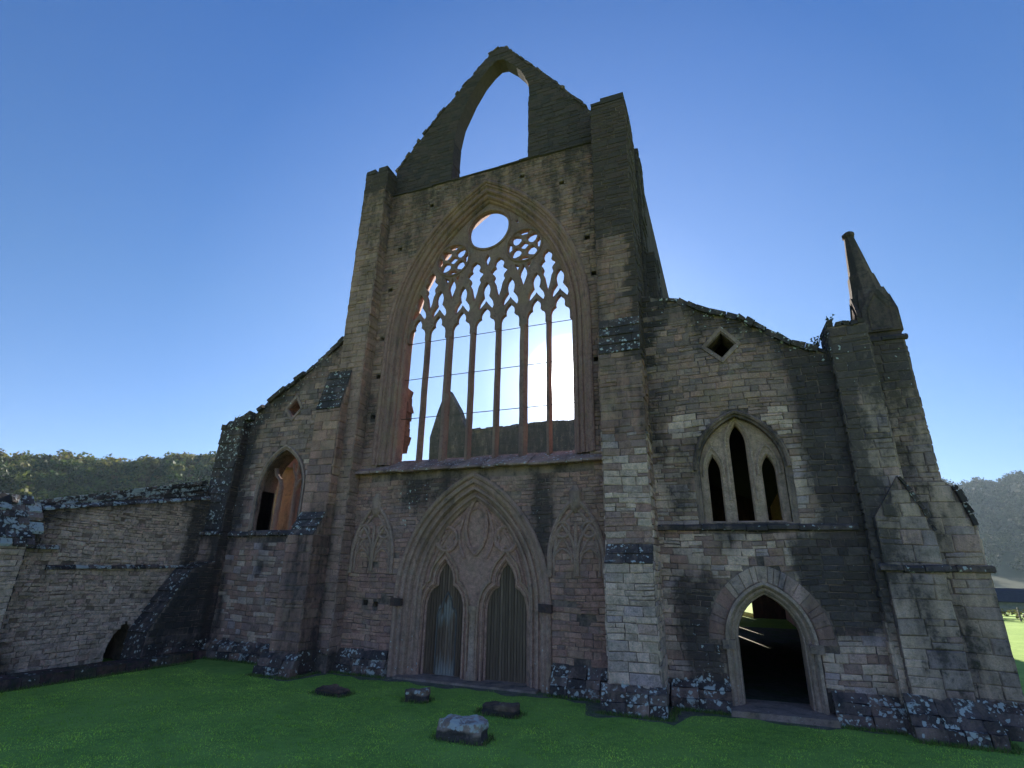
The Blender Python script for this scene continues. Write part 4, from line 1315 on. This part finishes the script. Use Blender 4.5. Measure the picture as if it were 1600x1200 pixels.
P = [(-26.6, 0), (-2.0, 0), (-2.0, 19.3), (-6, 19.2), (-9.0, 18.9), (-12, 19.1), (-16, 18.9), (-22.0, 18.8), (-22.0, 19.0), (-23.3, 22.0), (-24.9, 24.6), (-25.2, 24.6), (-26.2, 21.8), (-27.1, 18.5)]
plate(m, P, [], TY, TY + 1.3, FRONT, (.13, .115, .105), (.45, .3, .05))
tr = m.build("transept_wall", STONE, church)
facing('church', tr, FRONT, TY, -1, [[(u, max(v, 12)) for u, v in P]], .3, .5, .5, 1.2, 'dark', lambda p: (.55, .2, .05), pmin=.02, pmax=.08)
block_row("coping_stone", tr, [(x, TY + 1.3, z) for x, z in [(-22, 18.85), (-16, 18.95), (-12, 19.1), (-9, 18.95), (-6, 19.2), (-2, 19.3)]], (0, 0, 1), .7, (1.35, .25), 'dark', (.5, .3, .1), jit=.08)

# ------------------------------------------------------------------ low ruined range at the left
wall = thing("ruined_wall", "long low rubble wall with lichened coping running towards the viewer at the left", "wall", (-10.1, -4, 0))
WX = -10.1
def wtop(y): return 4.72 + (y + 1.3) * .183 if y > -5.6 else 3.94
door_w = [(-2.9, -.3), (-2.9, .35), (-2.78, .72), (-2.5, 1.08), (-2.2, .75), (-2.06, .4), (-2.0, -.3)]
w_out = [(-14, -.3)] + door_w + [(-.45, -.3), (-.45, wtop(-.45)), (-5.6, 3.94), (-14, 3.9)]
off = Vector((10.1, 4, 0))
def shift(o):
    o.location = off; return o
m = MB(); plate(m, w_out, [], WX - .9, WX, SIDE, C_MORTAR, (.3, .1, 0))
wall_body = shift(m.build("wall_body", ROUGH, wall))
facing('wall', wall_body, SIDE, WX, 1, [[(y, max(z, -.02)) for y, z in w_out]], .06, .15, .10, .36, 'rubble', wear_wall, pmin=.006, pmax=.06, miss=.04, skew=.024)
def wall_row(name, y0, y1, zf, outd, th, size, pal, wear, parent, x=WX, slope=.0):
    y = y0
    while y < y1 - .01:
        L = size * random.uniform(.6, 1.4)
        if y1 - y - L < size * .5: L = y1 - y
        j = lambda k=.015: random.uniform(-k, k)
        m = MB()
        z0, z1 = zf(y), zf(y + L)
        o = outd + j(.03)
        sec = lambda yy, z: [(x - .05, yy, z - .02), (x + o, yy + j(), z + j()), (x + o - .01 + j(), yy + j(), z + th * .5 + j()), (x + o * .35 - slope, yy, z + th + j(.02)), (x - .05 - slope, yy, z + th)]
        vs_ = sec(y + .006, z0) + sec(y + L - .006, z1)
        n = 5
        m.add(vs_, [tuple(range(n)), tuple(range(2 * n - 1, n - 1, -1))] + [(k, (k + 1) % n, n + (k + 1) % n, n + k) for k in range(n)], pick(pal), wear if not callable(wear) else wear(None))
        shift(m.build(name, ROUGH, parent)) if parent is wall else m.build(name, ROUGH, parent)
        y += L
wc = lambda _=None: (random.uniform(.3, .75), random.uniform(.5, .85), random.uniform(0, .12))
COPE = MB()
shift_wall = []
m = MB(); coping_bed = None
m.add([(WX - .95, -5.6, 3.93), (WX + .02, -5.6, 3.93), (WX + .02, -.5, wtop(-.5)), (WX - .95, -.5, wtop(-.5)), (WX - .95, -5.6, 4.1), (WX - .5, -5.6, 4.1), (WX - .5, -.5, wtop(-.5) + .62), (WX - .95, -.5, wtop(-.5) + .62)],
      [(0, 1, 2, 3), (4, 5, 6, 7), (0, 1, 5, 4), (1, 2, 6, 5), (2, 3, 7, 6), (3, 0, 4, 7)], C_MORTAR, (.6, .5, .05))
coping_bed = shift(m.build("coping_bed", ROUGH, wall))
for r in range(4):
    hgt = lambda y: max(.04, .05 + .14 * ((y + 5.6) / 4.9))
    wall_row("coping_slab", -5.6 + r * .03, -.62, lambda y, r=r: wtop(y) + hgt(y) * r, .10 - r * .12, .10, .24, 'dark', wc, coping_bed, x=WX - r * .06)
wall_row("string_stone", -5.0, -1.0, lambda y: 2.50 + (y + 5) * .02, .13, .10, .36, 'dark', wc, wall_body)
wall_row("string_stone", -6.9, -4.85, lambda y: 3.0, .13, .10, .36, 'dark', wc, wall_body)
# stepped buttress with a stone-slated slope at the very left
m = MB()
m.add([(WX, -7.9, -.2), (WX + .62, -7.9, -.2), (WX + .62, -5.85, -.2), (WX, -5.85, -.2), (WX, -7.9, 4.35), (WX + .62, -7.9, 3.1), (WX + .62, -5.85, 3.1), (WX, -5.85, 4.05)],
      [(0, 1, 5, 4), (1, 2, 6, 5), (2, 3, 7, 6), (4, 5, 6, 7)], C_MORTAR, (.4, .2, 0))
bt = shift(m.build("sloped_buttress", ROUGH, wall))
facing('wall', bt, SIDE, WX + .62, 1, [[(-7.9, 0), (-5.85, 0), (-5.85, 3.1), (-7.9, 3.1)]], .1, .17, .15, .4, 'rubble', wear_wall)
facing('wall', bt, FRONT, -5.85, 1, [[(WX, 0), (WX + .62, 0), (WX + .62, 3.1), (WX, 4.0)]], .1, .17, .15, .35, 'dark', lambda p: (.6, .15, 0))  # darker stones on this face stand in for its shaded side
for r in range(7):
    f0 = r / 7
    y = -7.95
    while y < -5.85:
        L = random.uniform(.18, .38)
        mm = MB()
        j = lambda k=.02: random.uniform(-k, k)
        x0 = WX + .68 - .64 * f0; z0 = 3.08 + 1.15 * f0
        x1 = x0 - .16; z1 = z0 + .20
        mm.add([(x0 + j(), y + .01, z0 + j()), (x0 + j(), y + L - .01, z0 + j()), (x1, y + L - .01, z1 + .02), (x1, y + .01, z1 + .02), (x0 - .02, y + .01, z0 - .07), (x0 - .02, y + L - .01, z0 - .07)],
               [(0, 1, 2, 3), (0, 1, 5, 4), (1, 2, 5), (0, 3, 4)], pick('dark'), wc())
        mm.build("stone_slate", ROUGH, bt)
        y += L
# roofed box added behind the little doorway to keep it dark
m = MB()
m.box(-13.4, WX - .9, -3.35, -3.0, -.3, 2.2, (.2, .17, .13), (.3, 0, 0))
m.box(-13.4, WX - .9, -1.9, -1.55, -.3, 2.2, (.2, .17, .13), (.3, 0, 0))
m.box(-13.4, WX - .9, -3.35, -1.55, 2.2, 2.4, (.2, .17, .13), (.3, 0, 0))
m.box(-13.7, -13.4, -3.35, -2.15, -.3, 2.4, (.2, .17, .13), (.3, 0, 0))
shift(m.build("doorway_shade_box", ROUGH, wall))

# kerb: low footing of an older wall edging the lawn
kerb = thing("stone_kerb", "low dark stone kerb with pale top edging the lawn below the left wall", "kerb", (-8.8, -5, 0))
y = -13.0
while y < -1.0:
    L = random.uniform(.35, .8)
    m = MB()
    j = lambda k=.02: random.uniform(-k, k)
    z = .19 + j()
    xo = -8.62 + .35 * max(0, (y + 3.0) / 2) * -1 + j()
    vs_ = []
    for yy in (y + .006, y + L - .006):
        vs_ += [(-9.3, yy, -.15), (xo + .05, yy, -.15), (xo + j(), yy, .1 + j()), (xo - .03 + j(), yy, z), (-9.3, yy, z + .01)]
    n = 5
    m.add([(a + 8.8, b_ + 5, c) for a, b_, c in vs_], [tuple(range(n)), tuple(range(2 * n - 1, n - 1, -1))] + [(k, (k + 1) % n, n + (k + 1) % n, n + k) for k in range(n)], tuple(c * random.uniform(.7, 1.1) for c in (.10, .085, .065)), (.45, random.uniform(.1, .5), .38))
    m.build("kerb_stone", ROUGH, kerb)
    y += L

# ------------------------------------------------------------------ hand out the facing stones: nearest and largest as objects, the rest as one mass
def visible_score(st):
    vs_, _, _, _, _, area = st
    c = Vector(vs_[8]) * .5 + Vector(vs_[10]) * .5
    n = (Vector(vs_[9]) - Vector(vs_[8])).cross(Vector(vs_[11]) - Vector(vs_[8]))
    if n.length < 1e-9: return 0
    n.normalize()
    d = c - CAM
    z = d.dot(fw)
    if z < .5: return 0
    px, py = d.dot(rt2) / z * 820, d.dot(up2) / z * 820
    if abs(px) > 790 or abs(py) > 590: return 0
    return area * abs(n.dot(d.normalized())) / d.length_squared
for key, rootob, nm in (('church', church, "stone_facing"), ('wall', wall, "rubble_facing")):
    L = sorted(STONES[key], key=visible_score, reverse=True)
    for vs_, fs, t, w, par, _ in L[:300]:
        m = MB(); m.add(vs_, fs, t, w)
        m.build("stone", STONE if key == 'church' else ROUGH, par)
    m = MB()
    for vs_, fs, t, w, par, _ in L[300:]: m.add(vs_, fs, t, w)
    o = m.build(nm, STONE if key == 'church' else ROUGH, rootob, kind="stuff")
    if key == 'wall': shift(o)

# ------------------------------------------------------------------ stones lying on the lawn
def rock(name, x, y, sx, sy, h, tint, wear, label, seed):
    rr = random.Random(seed)
    nA, nZ = 40, 14
    vs_ = []
    o3 = Vector((seed * 7.3, seed * 3.1, 0))
    for q in range(nZ):
        f = q / (nZ - 1)
        for k in range(nA):
            a = 2 * math.pi * k / nA
            ca, sa = math.cos(a), math.sin(a)
            e = 5.0
            r = (abs(ca) ** e + abs(sa) ** e) ** (-1 / e)
            if f < .62: rad, z = 1.0 - .05 * (f / .62), f / .62
            else:
                g_ = (f - .62) / .38; rad, z = .95 * math.cos(g_ * math.pi / 2) ** .55 if g_ < 1 else 0.0, 1.0 + .05 * math.sin(g_ * 3)
            p = Vector((r * ca * rad * sx / 2, r * sa * rad * sy / 2, z * h - .06))
            nz_ = mnoise.fractal(p * 4.5 + o3, 1.0, 2.0, 4) * .055 + mnoise.noise(p * 2.2 + o3) * .06
            d = Vector((ca, sa, .9 if f > .5 else .1)).normalized()
            vs_.append(tuple(p + d * nz_))
    fs = [(q * nA + k, q * nA + (k + 1) % nA, (q + 1) * nA + (k + 1) % nA, (q + 1) * nA + k) for q in range(nZ - 1) for k in range(nA)]
    m = MB(); m.add(vs_, fs, tint, lambda p: (wear[0] + (.35 if p[2] < h * .45 else 0), wear[1] * (1 if p[2] > h * .5 else .35), wear[2]))
    o = m.build(name, ROUGH)
    o.location = (x, y, ground_z)
    o.rotation_euler.z = rr.uniform(-.15, .15)
    tag(o, label, "stone", "old stones left standing in the lawn")
rock("lawn_stone", -2.2, -2.75, .85, .45, .16, (.13, .09, .06), (.35, .15, .2), "flat brown stone sunk in the lawn nearest the left buttress", 1)
rock("lawn_stone", -.12, -2.45, .50, .40, .27, (.17, .14, .11), (.3, .55, .1), "small stone with a white lichen patch in front of the doors", 2)
rock("lawn_stone", 1.95, -2.7, .82, .42, .24, (.14, .11, .08), (.4, .2, .2), "dark squared stone in the lawn below the right door", 3)
rock("lawn_stone", 2.05, -4.5, .86, .50, .33, (.26, .24, .21), (.25, .80, .05), "largest lawn stone, pale with lichen, nearest the viewer", 4)

# worn earth along the foot of the front
m = MB()
pts_o, pts_i = [], []
xs = np.linspace(-5.6, 9.0, 60)
def dist_edge(x):
    base = -.95
    if 3.5 < x < 5.4: base = -1.95
    if x < -4.0: base = -2.05
    if x > 5.4: base = -.9
    return base + .12 * math.sin(x * 3.1) + .08 * math.sin(x * 7.7)
vv = []
for x in xs:
    vv += [(x, dist_edge(x), ground_z + .004), (x, -.1, ground_z + .004)]
m.add(vv, [(2 * i, 2 * i + 2, 2 * i + 3, 2 * i + 1) for i in range(len(xs) - 1)], (.1, .09, .07))
o = m.build("worn_earth", EARTH, kind="structure")

# ------------------------------------------------------------------ grass blades of the lawn
nb = 230000
gx = RNG.uniform(-9.0, 13.5, nb); gy = -.4 - RNG.uniform(0, 1, nb) ** .8 * 9.5
keep = np.ones(nb, bool)
edge = np.array([dist_edge(x) for x in np.linspace(-9, 13.5, 400)])
ex = np.interp(gx, np.linspace(-9, 13.5, 400), edge)
keep &= (gy < ex + RNG.normal(0, .10, nb)) | (gx > 11.9)
keep &= ~((gx > 8.9) & (gx < 12.0) & (gy > -1.15))
keep &= ~((gx < -8.55) & (gy < -.8))
for (sx_, sy_, wx, wy) in ((-2.2, -2.75, .46, .26), (-.12, -2.45, .3, .25), (1.95, -2.7, .45, .25), (2.05, -4.5, .53, .32)):
    keep &= ~((np.abs(gx - sx_) < wx) & (np.abs(gy - sy_) < wy))
gx, gy = gx[keep], gy[keep]
n = len(gx)
hh = RNG.uniform(.010, .032, n) * (.75 + .6 * np.clip(np.sin(gx * 6.1 + np.sin(gy * 5.3) * 2) * np.sin(gy * 7.7 + 1), 0, 1)); ang = RNG.uniform(0, 2 * np.pi, n); wd = RNG.uniform(.004, .008, n)
lx, ly = RNG.normal(0, .014, n), RNG.normal(0, .014, n)
z0 = np.full(n, ground_z - .004)
A = np.stack([gx - wd * np.cos(ang), gy - wd * np.sin(ang), z0], 1)
B = np.stack([gx + wd * np.cos(ang), gy + wd * np.sin(ang), z0], 1)
T = np.stack([gx + lx, gy + ly, z0 + hh], 1)
V = np.stack([A, B, T], 1).reshape(-1, 3)
gs = np.zeros((90, 60))
for i in range(90):
    for j_ in range(60):
        gs[i, j_] = mnoise.fractal(Vector((i * .25 * 1.1, j_ * .18 * 1.1, 3.3)), .9, 2.0, 5)
ii = np.clip((gx + 9) / 22.5 * 89, 0, 88.99); jj = np.clip((gy + 10.2) / 10.2 * 59, 0, 58.99)
i0, j0 = ii.astype(int), jj.astype(int); fi, fj = ii - i0, jj - j0
patch = np.clip(.5 + .75 * ((gs[i0, j0] * (1 - fi) + gs[i0 + 1, j0] * fi) * (1 - fj) + (gs[i0, j0 + 1] * (1 - fi) + gs[i0 + 1, j0 + 1] * fi) * fj), 0, 1)
patch2 = .5 + .5 * np.sin(gx * .55 + 2) * np.sin(gy * .8 + gx * .25 + 1)
bright = (.74 + .62 * patch + .20 * patch2)[:, None]
colr = np.stack([.46 + .14 * patch, .72 + .03 * patch, .10 + .02 * patch], 1) * bright * RNG.uniform(.5, 1.35, (n, 1))
dry = RNG.random(n) < .05 + .04 * patch2
colr[dry] = colr[dry] * np.array([1.12, .82, .9])
# longer fringe against the footings and round the lawn stones
fr_x, fr_y = [], []
def fringe(x0, y0, x1, y1, cnt, sp=.05):
    f = RNG.uniform(0, 1, cnt); fr_x.extend(x0 + (x1 - x0) * f + RNG.normal(0, sp, cnt)); fr_y.extend(y0 + (y1 - y0) * f + RNG.normal(0, sp, cnt))
fringe(-9.8, -.62, -5.6, -.62, 1400); fringe(-5.6, -1.98, -4.2, -1.98, 700); fringe(-4.2, -1.9, -4.2, -.6, 500); fringe(-4.1, -.68, -2.3, -.68, 900)
fringe(2.3, -.75, 3.7, -.75, 700); fringe(3.7, -1.74, 5.2, -1.74, 900); fringe(5.2, -1.7, 5.25, -.6, 500); fringe(5.2, -.64, 6.3, -.64, 600)
fringe(8.3, -.70, 9.3, -.70, 600); fringe(9.35, -1.2, 10.8, -1.2, 900); fringe(10.85, -1.1, 10.85, -.4, 300); fringe(-8.55, -9, -8.55, -1.2, 2600, .04)
for (sx_, sy_, wx, wy) in ((-2.2, -2.75, .46, .27), (-.12, -2.45, .29, .25), (1.95, -2.7, .45, .26), (2.05, -4.5, .47, .30)):
    a_ = RNG.uniform(0, 2 * np.pi, 420)
    fr_x.extend(sx_ + wx * np.clip(1.25 * np.cos(a_), -1, 1) + RNG.normal(0, .03, 420)); fr_y.extend(sy_ + wy * np.clip(1.25 * np.sin(a_), -1, 1) + RNG.normal(0, .03, 420))
fx_, fy_ = np.array(fr_x), np.array(fr_y)
nf_ = len(fx_)
h2 = RNG.uniform(.03, .10, nf_); an2 = RNG.uniform(0, 2 * np.pi, nf_); w2 = RNG.uniform(.004, .009, nf_)
zz = np.full(nf_, ground_z - .004)
V2 = np.stack([np.stack([fx_ - w2 * np.cos(an2), fy_ - w2 * np.sin(an2), zz], 1), np.stack([fx_ + w2 * np.cos(an2), fy_ + w2 * np.sin(an2), zz], 1),
               np.stack([fx_ + RNG.normal(0, .03, nf_), fy_ + RNG.normal(0, .03, nf_), zz + h2], 1)], 1).reshape(-1, 3)
c2 = np.stack([np.full(nf_, .22), np.full(nf_, .33), np.full(nf_, .07)], 1) * RNG.uniform(.4, 1.3, (nf_, 1))
c2[RNG.random(nf_) < .25] = np.array([.30, .25, .12])
V = np.concatenate([V, V2]); colr = np.concatenate([colr, c2]); n += nf_
g = raw_object("grass", V, np.arange(3 * n).reshape(n, 3), np.repeat(colr, 3, axis=0), BLADE, kind="stuff")
tag(g, "short mown green grass of the shaded lawn", "grass")

# ------------------------------------------------------------------ beyond the right corner: lit field, rail fence, low shed
def polar(az, d, z=None):
    x = CAM.x + d * math.sin(math.radians(az)); y = CAM.y + d * math.cos(math.radians(az))
    return Vector((x, y, ground_height(x, y) if z is None else z))
A, B = polar(15.5, 57), polar(34, 60)
fence = thing("rail_fence", "low grey rail fence across the sunlit field at the right edge", "fence", A)
dv = (B - A); L = dv.length; dv.normalize()
side = Vector((-dv.y, dv.x, 0))
def bar(p, q, w, h, name, parent, mat, origin):
    d = (q - p).normalized(); s = Vector((-d.y, d.x, 0)).normalized() * w
    u = Vector((0, 0, h))
    m = MB()
    vs_ = [tuple(a + b_ - origin) for a in (p, q) for b_ in (-s - u, s - u, s + u, -s + u)]
    m.add(vs_, [(0, 1, 2, 3), (4, 7, 6, 5)] + [(k, (k + 1) % 4, 4 + (k + 1) % 4, 4 + k) for k in range(4)], (.2, .18, .15))
    return m.build(name, mat, parent)
for k in range(5):
    z = Vector((0, 0, .14 + .17 * k))
    bar(A + z, B + z, .02, .022, "rail", fence, TIMBER, A)
t = 0
while t < L:
    p = A + dv * t
    m = MB(); c = p - A + side * .05
    m.box(c.x - .05, c.x + .05, c.y - .05, c.y + .05, -.3, .95, (.2, .18, .15)); m.build("post", TIMBER, fence)
    t += 2.2
# rough sunlit herbage along the fence
V, F, Cc, o_ = [], [], [], 0
for k in range(60):
    p = A + dv * RNG.uniform(0, L) + side * RNG.uniform(.5, 3)
    q, f, c = crown_cards(p.x, p.y, p.z + .35, RNG.uniform(.5, .9), RNG.uniform(.35, .7), 40, .12, (.16, .17, .05))
    V.append(q); F.append(f + o_); Cc.append(c); o_ += len(q)
hb = raw_object("herbage", np.concatenate(V), np.concatenate(F), np.concatenate(Cc), LEAF, kind="stuff")
tag(hb, "rough pale herbage growing behind the rail fence", "herbage")
# shed
S0, S1 = polar(14.5, 112), polar(33, 116)
shed = thing("field_shed", "long low field shed with dark slate roof beyond the right corner", "shed", S0)
sd = (S1 - S0); SL = sd.length; sd.normalize(); sn = Vector((sd.y, -sd.x, 0))      # towards the viewer
def shed_pts(profile): return [tuple(sd * t_ + sn * a + Vector((0, 0, b_))) for t_ in (0, SL) for a, b_ in profile]
m = MB()
m.add(shed_pts([(3, -.4), (3, 1.75), (-3, 1.75), (-3, -.4)]), [(0, 1, 2, 3), (4, 7, 6, 5), (0, 4, 5, 1), (1, 5, 6, 2), (2, 6, 7, 3)], (.3, .3, .3))
m.build("wall", RENDERED, shed)
m = MB()
m.add(shed_pts([(3.5, 1.55), (0, 3.35), (-3.5, 1.55), (-3.5, 1.45), (0, 3.22), (3.5, 1.45)]), [tuple(range(6)), (11, 10, 9, 8, 7, 6)] + [(k, (k + 1) % 6, 6 + (k + 1) % 6, 6 + k) for k in range(6)], (.05, .05, .06))
m.build("roof", SLATE, shed)
for t_ in (6, 14, 22, 30):
    if t_ + 3 < SL:
        m = MB()
        m.add([tuple(sd * (t_ + a) + sn * (3 + d_) + Vector((0, 0, b_))) for d_ in (-.05, .04) for a, b_ in ((0, -.3), (2.2, -.3), (2.2, 1.4), (0, 1.4))],
              [(4, 5, 6, 7)] + [(k, (k + 1) % 4, 4 + (k + 1) % 4, 4 + k) for k in range(4)], (.1, .08, .07))
        m.build("door", TIMBER, shed)

# small plants rooted in the wall tops
def sprig(x, y, z, h, label):
    V, F, Cc, o_ = [], [], [], 0
    m = MB()
    rr = random.Random(int(abs(x * 100)))
    for k in range(9):
        a = rr.uniform(0, 6.28); l = h * rr.uniform(.6, 1.1)
        tx, ty = math.cos(a) * l * .35, math.sin(a) * l * .2
        m.add([(-.006, 0, 0), (.006, 0, 0), (tx + .003, ty, l), (tx - .003, ty, l)], [(0, 1, 2, 3)], (.12, .10, .05))
        for q in range(4):
            f = .4 + .2 * q
            lx_, lz_ = tx * f, l * f
            m.add([(lx_, ty * f, lz_), (lx_ + rr.uniform(-.07, .07), ty * f + .02, lz_ + .04), (lx_ + rr.uniform(-.03, .03), ty * f, lz_ + .07)], [(0, 1, 2)], (.10, .11, .03))
    o = m.build("wall_plant", LEAF)
    o.location = (x, y, z)
    tag(o, label, "plant")
sprig(-9.95, -.3, 7.6, .35, "dry little plant rooted on top of the left end buttress")
sprig(9.55, -.2, 8.5, .28, "dry twiggy plant on top of the right corner buttress")
sprig(9.2, -.1, 7.98, .30, "thin plant growing on the right aisle wall top")

# ------------------------------------------------------------------ morning haze in the valley
hz = MB()
hz.box(-1650, 1650, -1650, 1650, -16, 185, (1, 1, 1))
hz.f = [f[::-1] for f in hz.f]
haze = hz.build("haze", STONE, kind="stuff")
hm_ = bpy.data.materials.new("haze_air"); hm_.use_nodes = True
ht = hm_.node_tree; ht.nodes.clear()
ho = ht.nodes.new("ShaderNodeOutputMaterial"); pv = ht.nodes.new("ShaderNodeVolumePrincipled")
pv.inputs["Color"].default_value = (0.62, 0.80, 1.0, 1)
pv.inputs["Density"].default_value = 0.000095
pv.inputs["Anisotropy"].default_value = 0.3
ht.links.new(pv.outputs[0], ho.inputs["Volume"])
haze.data.materials.clear(); haze.data.materials.append(hm_)
tag(haze, "pale blue morning haze filling the valley air", "haze")
